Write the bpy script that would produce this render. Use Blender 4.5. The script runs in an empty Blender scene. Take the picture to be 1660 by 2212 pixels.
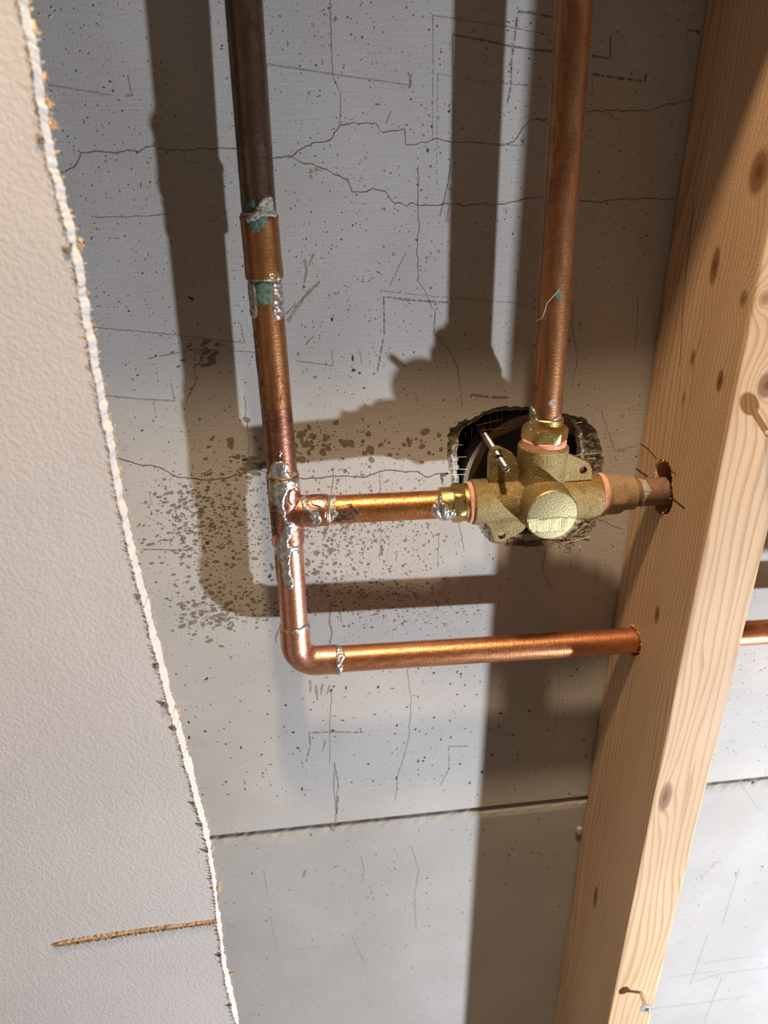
import bpy, bmesh, math, random
from mathutils import Vector, Matrix, noise
from mathutils.geometry import intersect_point_line

SC = bpy.context.scene
COL = SC.collection
rnd = random.Random(7)

# ------------------------------------------------------------------ camera
# World: concrete wall face is the plane y = 0, x to the right, z up, the room is y < 0.
H = 1.35                     # camera height
F = 1534.0                   # focal length in pixels of the 1660 x 2212 frame
W = 0.422                    # camera distance from the wall
CX, CY = 830.0, 1106.0
_d = Vector((850 - CX, 4500 - CY, F)).normalized()              # straight down, seen by the camera
_dx = 13400.0
_r = Vector((_dx, -(F * F + _dx * (850 - CX)) / (4500 - CY), F)).normalized()   # along the wall
_n = _r.cross(_d)                                               # into the wall
ROWS = (_r, _n, -_d)
CAM = Vector((0, -W, H))

def c2w(v):
    return Vector((ROWS[0].dot(v), ROWS[1].dot(v), ROWS[2].dot(v)))

def ray(px, py):
    return c2w(Vector((px - CX, py - CY, F)))

def P(px, py, k=0.0):
    """world point seen at pixel (px,py) on the plane k metres in front of the wall"""
    q = ray(px, py)
    return CAM + q * ((W - k) / q.y)

cam = bpy.data.cameras.new('camera')
cam.sensor_fit = 'VERTICAL'; cam.sensor_height = 36.0; cam.sensor_width = 27.0
cam.lens = F / 2212 * 36.0
cam.clip_start = 0.01
cam.dof.use_dof = True; cam.dof.focus_distance = 0.44; cam.dof.aperture_fstop = 7.5
camo = bpy.data.objects.new('camera', cam); COL.objects.link(camo)
mr, mu, mb = c2w(Vector((1, 0, 0))), c2w(Vector((0, -1, 0))), c2w(Vector((0, 0, -1)))
camo.matrix_world = Matrix(((mr.x, mu.x, mb.x, CAM.x), (mr.y, mu.y, mb.y, CAM.y), (mr.z, mu.z, mb.z, CAM.z), (0, 0, 0, 1)))
SC.camera = camo

# ------------------------------------------------------------------ light
SC.view_settings.view_transform = 'Standard'
SC.view_settings.look = 'None'
SC.view_settings.gamma = 1.0
SC.view_settings.exposure = 0.0
SC.view_settings.use_curve_mapping = False
wd = bpy.data.worlds.new('room_light'); SC.world = wd; wd.use_nodes = True
wd.node_tree.nodes['Background'].inputs[0].default_value = (1.0, 0.64, 0.40, 1)
wd.node_tree.nodes['Background'].inputs[1].default_value = 0.10

def lamp(name, loc, target, kind, size, power, color):
    l = bpy.data.lights.new(name, kind); l.energy = power; l.color = color
    if kind == 'AREA':
        l.shape = 'DISK'; l.size = size
    else:
        l.shadow_soft_size = size
    o = bpy.data.objects.new(name, l); COL.objects.link(o); o.location = loc
    o.rotation_euler = (Vector(target) - Vector(loc)).to_track_quat('-Z', 'Y').to_euler()
    return o
# cool work light low on the right, warm room lamp high above
lamp('work_light', (0.815, -0.65, H - 0.795), (0.10, 0, H - 0.25), 'AREA', 0.034, 16.3, (0.88, 0.93, 1.0))
lamp('room_lamp', (0.055, -0.317, H + 0.725), (0.1, 0, H), 'POINT', 0.035, 45.0, (1.0, 0.72, 0.45))

# ------------------------------------------------------------------ node helpers
def newmat(name):
    m = bpy.data.materials.new(name); m.use_nodes = True
    nt = m.node_tree
    return m, nt, nt.nodes['Principled BSDF']

class NB:
    def __init__(s, nt): s.nt = nt
    def n(s, t, **kw):
        x = s.nt.nodes.new(t)
        for k, v in kw.items(): setattr(x, k, v)
        return x
    def val(s, sock, v):
        if hasattr(v, 'is_output'): s.nt.links.new(v, sock)
        else: sock.default_value = v
    def math(s, op, a, b=0.0, c=0.0, clamp=False):
        x = s.n('ShaderNodeMath', operation=op, use_clamp=clamp)
        s.val(x.inputs[0], a); s.val(x.inputs[1], b)
        if op in ('MULTIPLY_ADD', 'SMOOTH_MIN', 'COMPARE'): s.val(x.inputs[2], c)
        return x.outputs[0]
    def vmath(s, op, a, b=(0, 0, 0)):
        x = s.n('ShaderNodeVectorMath', operation=op)
        s.val(x.inputs[0], a); s.val(x.inputs[1], b)
        return x.outputs['Value'] if op in ('LENGTH', 'DOT_PRODUCT', 'DISTANCE') else x.outputs[0]
    def pos(s):
        return s.n('ShaderNodeNewGeometry').outputs['Position']
    def noise(s, vec, scale, detail=3, rough=0.55, dist=0.0):
        x = s.n('ShaderNodeTexNoise'); s.val(x.inputs['Vector'], vec)
        x.inputs['Scale'].default_value = scale; x.inputs['Detail'].default_value = detail
        x.inputs['Roughness'].default_value = rough; x.inputs['Distortion'].default_value = dist
        return x.outputs['Fac']
    def voro(s, vec, scale, feature='F1'):
        x = s.n('ShaderNodeTexVoronoi', feature=feature); s.val(x.inputs['Vector'], vec)
        x.inputs['Scale'].default_value = scale
        return x.outputs['Distance']
    def ramp(s, fac, lo, hi, inv=False):
        x = s.n('ShaderNodeMapRange', interpolation_type='SMOOTHSTEP')
        s.val(x.inputs[0], fac); x.inputs[1].default_value = lo; x.inputs[2].default_value = hi
        x.inputs[3].default_value = 1.0 if inv else 0.0; x.inputs[4].default_value = 0.0 if inv else 1.0
        return x.outputs[0]
    def mix(s, fac, a, b):
        x = s.n('ShaderNodeMix', data_type='RGBA')
        s.val(x.inputs[0], fac); s.val(x.inputs[6], a); s.val(x.inputs[7], b)
        return x.outputs[2]
    def bump(s, h, strength=0.3, dist=0.001):
        x = s.n('ShaderNodeBump'); s.val(x.inputs['Height'], h)
        x.inputs['Strength'].default_value = strength; x.inputs['Distance'].default_value = dist
        return x.outputs[0]

def C(r, g, b): return (r, g, b, 1.0)

def S(r, g, b):
    f = lambda u: (u / 255 / 12.92) if u <= 10 else ((u / 255 + 0.055) / 1.055) ** 2.4
    return (f(r), f(g), f(b), 1.0)

def simple(name, col, rough=0.6, metal=0.0, bump=None, var=0.15, vscale=120):
    m, nt, b = newmat(name); q = NB(nt); p = q.pos()
    f = q.noise(p, vscale, 4)
    dark = tuple(c * (1 - var) for c in col[:3]) + (1,); light = tuple(min(1, c * (1 + var)) for c in col[:3]) + (1,)
    q.val(b.inputs['Base Color'], q.mix(q.ramp(f, .3, .7), dark, light))
    b.inputs['Roughness'].default_value = rough; b.inputs['Metallic'].default_value = metal
    if bump:
        q.val(b.inputs['Normal'], q.bump(q.noise(p, bump[0], 3), bump[1], bump[2]))
    return m

# ------------------------------------------------------------------ materials
def make_concrete(name, tone=1.0):
    m, nt, b = newmat(name); q = NB(nt); p = q.pos()
    big = q.noise(p, 9, 4); fine = q.noise(p, 900, 3, .6)
    st = q.noise(q.vmath('MULTIPLY', p, (60, 60, 700)), 1.0, 3)      # trowel / form streaks, horizontal
    stv = q.noise(q.vmath('MULTIPLY', p, (900, 60, 50)), 1.0, 2)
    base = q.mix(q.ramp(big, .3, .72), C(.455 * tone, .445 * tone, .43 * tone), C(.53 * tone, .52 * tone, .51 * tone))
    base = q.mix(q.math('MULTIPLY', q.ramp(st, .45, .8), .35), base, C(.40 * tone, .392 * tone, .38 * tone))
    base = q.mix(q.math('MULTIPLY', q.ramp(fine, .55, .8), .30), base, C(.36 * tone, .35 * tone, .335 * tone))
    v = q.voro(p, 330); mask = q.ramp(q.noise(p, 70, 3), .5, .66)
    pit = q.math('MULTIPLY', q.ramp(v, .10, .2, True), mask)
    base = q.mix(q.math('MULTIPLY', pit, .55), base, C(.17, .16, .145))
    q.val(b.inputs['Base Color'], base); b.inputs['Roughness'].default_value = .82
    b.inputs['Specular IOR Level'].default_value = .3
    h = q.math('ADD', q.math('MULTIPLY', fine, .5), q.math('MULTIPLY', st, .35))
    h = q.math('ADD', h, q.math('MULTIPLY', stv, .2))
    h = q.math('SUBTRACT', h, q.math('MULTIPLY', pit, 1.2))
    v2 = q.voro(p, 140); bl = q.math('MULTIPLY', q.ramp(v2, .04, .12, True), q.ramp(q.noise(p, 33, 2), .56, .7))
    h = q.math('ADD', h, q.math('MULTIPLY', bl, 2.0))
    q.val(b.inputs['Normal'], q.bump(h, .8, .0005))
    return m

M = {}
M['concrete'] = make_concrete('pale_concrete')
M['concrete_low'] = make_concrete('pale_concrete_lower', .87)
M['crack'] = simple('crack_dark', C(.12, .11, .10), .9)
M['pencil'] = simple('scratch_grey', C(.31, .30, .29), .8, var=.3, vscale=700)
M['pencil_dark'] = simple('scratch_dark', C(.22, .21, .20), .85, var=.5, vscale=900)
M['stain'] = simple('dried_splash_olive', C(.205, .18, .135), .7, var=.25, vscale=300)
M['pit'] = simple('pit_dark', C(.06, .056, .05), .95)
M['screw_zinc'] = simple('screw_zinc_bright', C(.62, .61, .60), .5, .7, bump=(700, .8, .001), var=.4, vscale=900)
M['drip'] = simple('drip_stain', C(.29, .265, .20), .6, var=.2)
M['agg'] = simple('broken_aggregate', C(.21, .185, .155), .95, bump=(700, .6, .001), var=.45, vscale=420)
M['core'] = simple('board_core_white', C(.55, .54, .52), .9, bump=(700, .6, .001), var=.1)
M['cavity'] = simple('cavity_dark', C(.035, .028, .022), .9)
M['plate'] = simple('mounting_plastic_beige', C(.24, .18, .13), .5, var=.2)
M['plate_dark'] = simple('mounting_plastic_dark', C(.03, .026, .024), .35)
M['glassfibre'] = simple('glass_fibre_white', C(.72, .70, .66), .5)
M['glassfibre_dark'] = simple('glass_fibre_dark', C(.09, .075, .06), .8)
M['gypsum'] = simple('gypsum_white', C(.86, .84, .82), .9, bump=(600, .7, .0012), var=.06, vscale=250)
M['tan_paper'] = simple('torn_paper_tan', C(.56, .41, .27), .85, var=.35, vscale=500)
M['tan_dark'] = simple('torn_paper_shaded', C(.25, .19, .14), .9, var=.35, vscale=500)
M['floor'] = make_concrete('floor_concrete', .7)
M['steel'] = simple('zinc_steel', C(.34, .32, .30), .42, 1.0, bump=(900, .3, .0004), var=.2, vscale=500)
M['dusty_steel'] = simple('plaster_dusted_steel', C(.62, .53, .42), .75, .2, bump=(900, .6, .0006), var=.3, vscale=600)
M['green'] = simple('verdigris_green', C(.075, .135, .112), .8, .1, bump=(900, .6, .0006), var=.45, vscale=500)
M['limey'] = simple('lime_scale_grey', C(.37, .345, .31), .8, .1, bump=(700, .8, .0008), var=.35, vscale=450)
M['scorch_and_reflection'] = simple('soot_black', C(.022, .014, .010), .45, .5, var=.5, vscale=500)
M['gasket'] = simple('pink_fibre_gasket', C(.72, .36, .26), .6, var=.12, vscale=300)
M['solder'] = simple('solder_silver', C(.66, .65, .62), .38, 1.0, bump=(420, .5, .0006), var=.25, vscale=300)
M['solder_dull'] = simple('solder_dull_grey', C(.42, .40, .36), .48, .9, bump=(600, .8, .0008), var=.4, vscale=380)
M['solder_gold'] = simple('solder_flux_gold', C(.60, .50, .33), .36, .95, bump=(500, .5, .0006), var=.25, vscale=300)
M['fresh_copper'] = simple('bare_copper_pink', C(.80, .40, .29), .34, 1.0, bump=(600, .4, .0005), var=.15, vscale=400)

def copper(name, a, b_, dark, dark_amt=.5, rough=.33, scale=60, spots=.3, stretch=(1, 1, .35), metal=.95, brush=(160, 160, 1500)):
    """copper with two patina tones, dark blotches, small black specks and fine brushed streaks"""
    m, nt, b = newmat(name); q = NB(nt); p = q.pos(); sp = q.vmath('MULTIPLY', p, stretch)
    f = q.noise(sp, scale, 6, .68, .8); f2 = q.noise(sp, scale * 3.1, 6, .70, .5); f3 = q.noise(p, 900, 3)
    scr = q.noise(q.vmath('MULTIPLY', p, brush), 1.0, 3, .65)
    col = q.mix(q.ramp(f, .36, .64), a, b_)
    col = q.mix(q.math('MULTIPLY', q.ramp(scr, .48, .72), .38), col, dark)
    dk = q.math('MULTIPLY', q.ramp(f2, .50, .66), dark_amt)
    col = q.mix(dk, col, dark)
    spot = q.math('MULTIPLY', q.ramp(q.voro(p, 620), .16, .34, True), q.ramp(q.noise(p, 85, 4, .65), .50, .62))
    col = q.mix(q.math('MULTIPLY', spot, spots), col, C(.03, .015, .01))
    q.val(b.inputs['Base Color'], col); b.inputs['Metallic'].default_value = metal
    r = q.math('ADD', q.math('MULTIPLY', f2, .22), rough - .08)
    r = q.math('ADD', r, q.math('MULTIPLY', dk, .25))
    q.val(b.inputs['Roughness'], r)
    q.val(b.inputs['Normal'], q.bump(q.math('ADD', f3, scr), .22, .0005))
    return m

def make_soot_and_reflection():
    m, nt, b = newmat('soot_and_reflection'); q = NB(nt); p = q.pos()  # speckled soot, also the colour of the reflection painted on the riser
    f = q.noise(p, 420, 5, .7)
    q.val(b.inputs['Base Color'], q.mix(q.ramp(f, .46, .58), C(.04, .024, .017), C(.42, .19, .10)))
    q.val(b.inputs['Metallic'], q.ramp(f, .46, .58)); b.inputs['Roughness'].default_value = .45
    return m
M['scorch_and_reflection'] = make_soot_and_reflection()

M['cu_old'] = copper('copper_old_brown', C(.15, .10, .075), C(.215, .145, .10), C(.07, .05, .042), .6, .36, 85, .3)
M['cu_amber'] = copper('copper_amber', C(.46, .23, .09), C(.36, .16, .07), C(.12, .055, .03), .75, .36, 104, .5)
M['cu_mid'] = copper('copper_tarnished_orange', C(.46, .25, .12), C(.40, .19, .10), C(.14, .07, .04), .7, .34, 104, .5)
M['cu_heat'] = copper('copper_heat_darkened', C(.40, .18, .12), C(.24, .10, .07), C(.10, .045, .035), .7, .36, 133, .5, (1, 1, 1.6))
M['cu_pink'] = copper('copper_clean_pink', C(.80, .42, .30), C(.72, .34, .22), C(.28, .12, .07), .45, .33, 133, .4, (.6, .6, 2.0))
M['cu_orange'] = copper('copper_clean_orange', C(.80, .38, .20), C(.68, .28, .13), C(.30, .12, .05), .5, .33, 114, .5, (.3, 1, 1.4), .95, (1300, 220, 220))
M['cu_branch'] = copper('copper_heat_orange', C(.72, .32, .11), C(.52, .22, .07), C(.13, .055, .03), .8, .32, 133, .8, (.5, 1, 1), .95, (1300, 220, 220))
M['cu_right'] = copper('copper_brown_orange', C(.52, .25, .12), C(.36, .17, .08), C(.16, .08, .045), .7, .37, 76, .35, (1, 1, .25))
M['cu_dusty'] = copper('copper_dusty', C(.27, .16, .11), C(.21, .12, .085), C(.13, .07, .05), .6, .6, 171, .3, (1, 1, 1), .35)
M['cu_tee'] = copper('copper_tee_scorched', C(.70, .34, .24), C(.38, .15, .10), C(.06, .03, .022), .85, .34, 152, .6, (1, 1, 1))

def make_brass(name, a, b_, grime, rough, metal=.9, bumpd=.0009):
    m, nt, b = newmat(name); q = NB(nt); p = q.pos()
    f = q.noise(p, 55, 4, .6, .4); g = q.noise(p, 140, 4, .65); fine = q.noise(p, 1500, 2, .6)
    col = q.mix(q.ramp(f, .35, .65), a, b_)
    col = q.mix(q.math('MULTIPLY', q.ramp(g, .54, .7), .55), col, grime)
    q.val(b.inputs['Base Color'], col); b.inputs['Metallic'].default_value = metal
    q.val(b.inputs['Roughness'], q.math('ADD', q.math('MULTIPLY', fine, .2), rough - .1))
    q.val(b.inputs['Normal'], q.bump(fine, .9, bumpd))
    return m
M['cast'] = make_brass('cast_brass', C(.37, .30, .145), C(.33, .225, .095), C(.18, .095, .045), .50)
M['brass'] = make_brass('turned_brass', C(.66, .50, .20), C(.56, .41, .16), C(.25, .14, .06), .30, .95, .0002)
M['brass_dusty'] = make_brass('dusty_brass', C(.44, .32, .18), C(.38, .27, .16), C(.34, .23, .16), .6, .5)

def make_capface():
    m, nt, b = newmat('filed_brass_face'); q = NB(nt); p = q.pos()
    fine = q.noise(p, 1300, 2); lines = q.noise(q.vmath('MULTIPLY', p, (2600, 100, 90)), 1.0, 2)
    sep = q.n('ShaderNodeSeparateXYZ'); q.val(sep.inputs[0], p)
    wob = q.math('MULTIPLY', q.math('SUBTRACT', q.noise(p, 250, 2), .5), .005)
    zz = q.math('ADD', sep.outputs[2], wob)
    band = q.math('MULTIPLY', q.ramp(zz, P(1190, 1150, .0615).z, P(1190, 1146, .0615).z), q.ramp(zz, P(1190, 1122, .0615).z, P(1190, 1117, .0615).z, True))
    col = q.mix(q.ramp(fine, .35, .65), C(.29, .25, .13), C(.37, .32, .175))
    col = q.mix(q.math('MULTIPLY', band, q.ramp(lines, .35, .6)), col, C(.62, .56, .30))
    q.val(b.inputs['Base Color'], col); b.inputs['Metallic'].default_value = .8
    b.inputs['Roughness'].default_value = .5
    q.val(b.inputs['Normal'], q.bump(q.math('ADD', fine, q.math('MULTIPLY', q.math('MULTIPLY', lines, band), 2.0)), .5, .0005))
    return m
M['capface'] = make_capface()

def make_paint():
    m, nt, b = newmat('orange_peel_paint'); q = NB(nt); p = q.pos()
    n1 = q.noise(p, 520, 3, .5, .3); big = q.noise(p, 14, 3)
    q.val(b.inputs['Base Color'], q.mix(q.ramp(big, .3, .7), C(.69, .665, .655), C(.73, .705, .695)))
    b.inputs['Roughness'].default_value = .6; b.inputs['Specular IOR Level'].default_value = .3
    q.val(b.inputs['Normal'], q.bump(q.ramp(n1, .25, .78), .28, .0006))
    return m
M['paint'] = make_paint()

X1 = 0.2235                  # left face of the stud
SW, SD = 0.0385, 0.090       # stud width and depth

def stud_pt(px, py):         # point on the stud's left face
    q = ray(px, py)
    return CAM + q * (X1 / q.x)

def front_pt(px, py):        # point on the stud's front face
    return P(px, py, SD)

def make_pine():
    m, nt, b = newmat('pine_wood'); q = NB(nt); p = q.pos()
    # growth rings around a pith line off to the back left of the stud, slowly wandering along its length
    wz = q.noise(q.vmath('MULTIPLY', p, (14, 14, 3.2)), 1.0, 2)
    wf = q.noise(q.vmath('MULTIPLY', p, (120, 120, 8)), 1.0, 2)
    sep = q.n('ShaderNodeSeparateXYZ'); q.val(sep.inputs[0], p)
    x = q.math('SUBTRACT', sep.outputs[0], X1 - .055); y = q.math('ADD', sep.outputs[1], -.012)
    r = q.math('SQRT', q.math('ADD', q.math('MULTIPLY', x, x), q.math('MULTIPLY', y, y)))
    r = q.math('ADD', r, q.math('MULTIPLY', q.math('SUBTRACT', wz, .5), .022))
    r = q.math('ADD', r, q.math('MULTIPLY', q.math('SUBTRACT', wf, .5), .0035))
    knots = [  # position, half-size (x, y, z), darkness
        (stud_pt(1545, 575), (.012, .0034, .0085), 1.0), (stud_pt(1497, 773), (.009, .0020, .0042), .7),
        (stud_pt(1556, 823), (.009, .0024, .0050), 1.4), (stud_pt(1420, 1328), (.009, .0026, .0060), .8),
        (stud_pt(1287, 1938), (.009, .0030, .0115), .8), (stud_pt(1249, 1846), (.008, .0022, .0090), .7),
        (stud_pt(1607, 645), (.014, .0028, .0040), .6), (stud_pt(1640, 372), (.020, .0065, .0090), .9),
        (front_pt(1658, 832), (.0045, .012, .0060), 1.2), (front_pt(1438, 1722), (.004, .004, .012), .9),
        (stud_pt(1478, 860), (.008, .0013, .0045), .6), (front_pt(1655, 645), (.0035, .010, .0035), .5)]
    kmask, kring = 0.0, 0.0
    for c, s, dk in knots:
        d = q.vmath('LENGTH', q.vmath('MULTIPLY', q.vmath('SUBTRACT', p, tuple(c)), tuple(1 / (u * 1.3) for u in s)))
        infl = q.math('DIVIDE', s[1] * 1.2, q.math('ADD', 1.0, q.math('MULTIPLY', q.math('MULTIPLY', d, d), .55)))
        r = q.math('ADD', r, infl)
        mk = q.math('MULTIPLY', q.ramp(d, .55, 1.1, True), dk)
        kmask = q.math('MAXIMUM', kmask, mk)
        kring = q.math('MAXIMUM', kring, q.math('MULTIPLY', q.ramp(d, 0.0, .55, True), dk))
    ph = q.math('FRACT', q.math('MULTIPLY', r, 1 / .0029))
    late = q.math('MULTIPLY', q.ramp(ph, .45, .93), q.ramp(ph, .94, 1.0, True))
    lines = q.noise(q.vmath('MULTIPLY', p, (1100, 1100, 9)), 1.0, 3)
    big = q.noise(q.vmath('MULTIPLY', p, (22, 22, 5)), 1.0, 3)
    col = q.mix(q.ramp(big, .3, .7), C(.62, .425, .255), C(.70, .50, .315))
    col = q.mix(q.math('MULTIPLY', late, .62), col, C(.42, .235, .11))
    col = q.mix(q.math('MULTIPLY', q.ramp(lines, .5, .75), .22), col, C(.50, .30, .15))
    fl = q.math('MULTIPLY', q.ramp(q.voro(q.vmath('MULTIPLY', p, (1, 1, .35)), 160), .05, .11, True), q.ramp(q.noise(p, 18, 2), .6, .7))
    col = q.mix(q.math('MULTIPLY', fl, .5), col, C(.30, .15, .06))
    col = q.mix(q.math('MINIMUM', kmask, .85), col, C(.24, .105, .038))
    col = q.mix(q.math('MINIMUM', kring, .8), col, C(.13, .055, .022))
    q.val(b.inputs['Base Color'], col)
    b.inputs['Roughness'].default_value = .62; b.inputs['Specular IOR Level'].default_value = .3
    saw = q.noise(q.vmath('MULTIPLY', p, (500, 500, 900)), 1.0, 2)
    h = q.math('ADD', q.math('MULTIPLY', lines, .8), q.math('MULTIPLY', saw, .6))
    q.val(b.inputs['Normal'], q.bump(h, .35, .0005))
    return m
M['pine'] = make_pine()
M['pine_burr'] = simple('pine_splinter', C(.62, .40, .20), .8, var=.3, vscale=600)
M['pine_groove'] = simple('pine_pencil_line', C(.07, .045, .025), .9)

# ------------------------------------------------------------------ mesh helpers
def link(name, bm, mats, parent=None, smooth=False, **props):
    me = bpy.data.meshes.new(name); bm.to_mesh(me); bm.free()
    for mm in (mats if isinstance(mats, (list, tuple)) else [mats]): me.materials.append(mm)
    if smooth:
        for pl in me.polygons: pl.use_smooth = True
        try: me.set_sharp_from_angle(angle=math.radians(38))
        except Exception: pass
    o = bpy.data.objects.new(name, me); COL.objects.link(o)
    if parent: o.parent = parent; o.matrix_parent_inverse = parent.matrix_world.inverted()
    for k, v in props.items(): o[k] = v
    return o

def empty(name, loc, label, cat, group=None):
    o = bpy.data.objects.new(name, None); COL.objects.link(o); o.location = loc
    o.matrix_world = Matrix.Translation(loc); o.empty_display_size = .02
    o['label'] = label; o['category'] = cat
    if group: o['group'] = group
    return o

def frame_of(d):
    d = Vector(d).normalized()
    t = Vector((0, -1, 0)) if abs(d.y) < .9 else Vector((0, 0, 1))
    u = (t - d * t.dot(d)).normalized()
    return d, u, d.cross(u)

def lathe(bm, p0, d, prof, seg=72, cap=True):
    """surface of revolution: prof = [(s, r)] along d from p0"""
    d, u, v = frame_of(d); p0 = Vector(p0); rings = []
    for s, r in prof:
        rings.append([bm.verts.new(p0 + d * s + (u * math.cos(2 * math.pi * i / seg) + v * math.sin(2 * math.pi * i / seg)) * r) for i in range(seg)])
    for a, b in zip(rings, rings[1:]):
        for i in range(seg):
            j = (i + 1) % seg
            bm.faces.new((a[i], a[j], b[j], b[i]))
    if cap:
        bm.faces.new(rings[0][::-1]); bm.faces.new(rings[-1])
    return rings

def sweep(bm, pts, rad, seg=48):
    pts = [Vector(p) for p in pts]; rings = []; u = None
    rads = rad if isinstance(rad, (list, tuple)) else [rad] * len(pts)
    for i, p in enumerate(pts):
        t = (pts[min(i + 1, len(pts) - 1)] - pts[max(i - 1, 0)]).normalized()
        if u is None: _, u, _ = frame_of(t)
        u = (u - t * u.dot(t)).normalized(); v = t.cross(u)
        rings.append([bm.verts.new(p + (u * math.cos(2 * math.pi * k / seg) + v * math.sin(2 * math.pi * k / seg)) * rads[i]) for k in range(seg)])
    for a, b in zip(rings, rings[1:]):
        for k in range(seg):
            j = (k + 1) % seg
            bm.faces.new((a[k], a[j], b[j], b[k]))
    bm.faces.new(rings[0][::-1]); bm.faces.new(rings[-1])

def box(bm, lo, hi):
    vs = [bm.verts.new((x, y, z)) for x in (lo[0], hi[0]) for y in (lo[1], hi[1]) for z in (lo[2], hi[2])]
    for f in ((0, 1, 3, 2), (4, 6, 7, 5), (0, 4, 5, 1), (2, 3, 7, 6), (0, 2, 6, 4), (1, 5, 7, 3)):
        bm.faces.new([vs[i] for i in f])

def baked(o):
    """apply an object's modifiers into its mesh"""
    bpy.context.view_layer.update()
    dg = bpy.context.evaluated_depsgraph_get()
    me = bpy.data.meshes.new_from_object(o.evaluated_get(dg))
    o.modifiers.clear(); old = o.data; o.data = me; bpy.data.meshes.remove(old)

def fuse(o, voxel, smooth_iter):
    md = o.modifiers.new('r', 'REMESH'); md.mode = 'VOXEL'; md.voxel_size = voxel; md.use_smooth_shade = True
    s = o.modifiers.new('s', 'SMOOTH'); s.iterations = smooth_iter; s.factor = .5
    baked(o)
    for p in o.data.polygons: p.use_smooth = True

def poly_sd(poly, x, y):
    """signed distance to polygon, positive inside"""
    ins = False; best = 1e9; n = len(poly)
    for i in range(n):
        x0, y0 = poly[i]; x1, y1 = poly[(i + 1) % n]
        if (y0 > y) != (y1 > y) and x < (x1 - x0) * (y - y0) / (y1 - y0) + x0: ins = not ins
        dx, dy = x1 - x0, y1 - y0; L = dx * dx + dy * dy
        t = max(0, min(1, ((x - x0) * dx + (y - y0) * dy) / L)) if L else 0
        best = min(best, math.hypot(x - x0 - t * dx, y - y0 - t * dy))
    return best if ins else -best

class Cyl:
    """a straight run of pipe: axis from a to b and radius; knows where a pixel lands on it"""
    def __init__(s, a, b, r):
        s.a, s.b, s.r = Vector(a), Vector(b), r
        s.d, s.u, s.v = frame_of(s.b - s.a)
    def hit(s, px, py):
        q = ray(px, py).normalized(); o = CAM - s.a
        qp, op = q - s.d * q.dot(s.d), o - s.d * o.dot(s.d)
        A, B, Cc = qp.dot(qp), 2 * qp.dot(op), op.dot(op) - s.r ** 2
        D = B * B - 4 * A * Cc
        t = (-B - math.sqrt(D)) / (2 * A) if D > 0 else -B / (2 * A)
        h = CAM + q * t - s.a
        ax = h.dot(s.d); h -= s.d * ax
        return ax, math.atan2(h.dot(s.v), h.dot(s.u)) * s.r
    def at(s, ax, arc, r):
        th = arc / s.r
        return s.a + s.d * ax + (s.u * math.cos(th) + s.v * math.sin(th)) * r

def patch(name, cyl, pix, mat, parent, t=.0005, wob=.0006, step=.00042, edge=.0007, rough=.0, label=None):
    """thin skin of solder, scale, soot or painted reflection lying on a pipe; outline given where the photo shows it"""
    poly = [cyl.hit(x, y) for x, y in pix]
    s0 = min(p[0] for p in poly) - .002; s1 = max(p[0] for p in poly) + .002
    a0 = min(p[1] for p in poly) - .002; a1 = max(p[1] for p in poly) + .002
    ns, na = int((s1 - s0) / step) + 1, int((a1 - a0) / step) + 1
    bm = bmesh.new(); g = {}; dist = {}
    for i in range(ns + 1):
        for j in range(na + 1):
            s, a = s0 + i * step, a0 + j * step
            d = poly_sd(poly, s, a) + wob * (noise.noise(Vector((s * 420, a * 420, 3.1))) + .6 * noise.noise(Vector((s * 1100, a * 1100, 8.1))))
            dist[i, j] = d
            h = max(-.00015, min(1.0, d / edge) * t)
            if d > 0 and rough: h += rough * noise.noise(Vector((s * 600, a * 600, 1.7))) * min(1, d / edge)
            g[i, j] = (s, a, cyl.r + h)
    vs = {}
    def V(k):
        if k not in vs: vs[k] = bm.verts.new(cyl.at(*g[k]))
        return vs[k]
    for i in range(ns):
        for j in range(na):
            ks = ((i, j), (i + 1, j), (i + 1, j + 1), (i, j + 1))
            if max(dist[k] for k in ks) > -.0001:
                bm.faces.new([V(k) for k in ks])
    bmesh.ops.recalc_face_normals(bm, faces=bm.faces)
    o = link(name, bm, mat, parent, smooth=True)
    for p in o.data.polygons: p.use_smooth = True
    if label: o['label'] = label
    return o

# ------------------------------------------------------------------ the concrete wall
hole_out = [(978, 1052), (972, 1020), (966, 985), (968, 945), (975, 925), (992, 912), (1020, 905), (1045, 888), (1085, 878),
            (1140, 879), (1190, 886), (1225, 894), (1262, 903), (1288, 930), (1300, 968), (1303, 1005), (1296, 1050), (1296, 1110),
            (1280, 1150), (1242, 1176), (1228, 1196), (1195, 1184), (1140, 1180), (1090, 1178), (1058, 1170), (1040, 1150), (1026, 1126), (990, 1090)]
hole_in = [(996, 1052), (993, 1020), (992, 985), (993, 948), (1003, 930), (1016, 922), (1034, 914), (1052, 900), (1090, 891),
           (1140, 888), (1190, 895), (1222, 906), (1246, 911), (1257, 932), (1262, 968), (1264, 1005), (1262, 1050), (1262, 1110),
           (1252, 1140), (1228, 1160), (1215, 1168), (1190, 1170), (1140, 1170), (1098, 1166), (1072, 1158), (1058, 1140), (1046, 1118), (1006, 1090)]

def dense(loop, n, jit, seed):
    out = []; m = len(loop)
    for i in range(m):
        a, b = Vector(loop[i]), Vector(loop[(i + 1) % m])
        for k in range(n):
            p = a.lerp(b, k / n)
            out.append((p.x + jit * noise.noise(Vector((p.x * .09, p.y * .09, seed))) + .6 * jit * noise.noise(Vector((p.x * .31, p.y * .31, seed))),
                        p.y + jit * noise.noise(Vector((p.x * .09, p.y * .09, seed + 9))) + .6 * jit * noise.noise(Vector((p.x * .31, p.y * .31, seed + 9)))))
    return out

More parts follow.
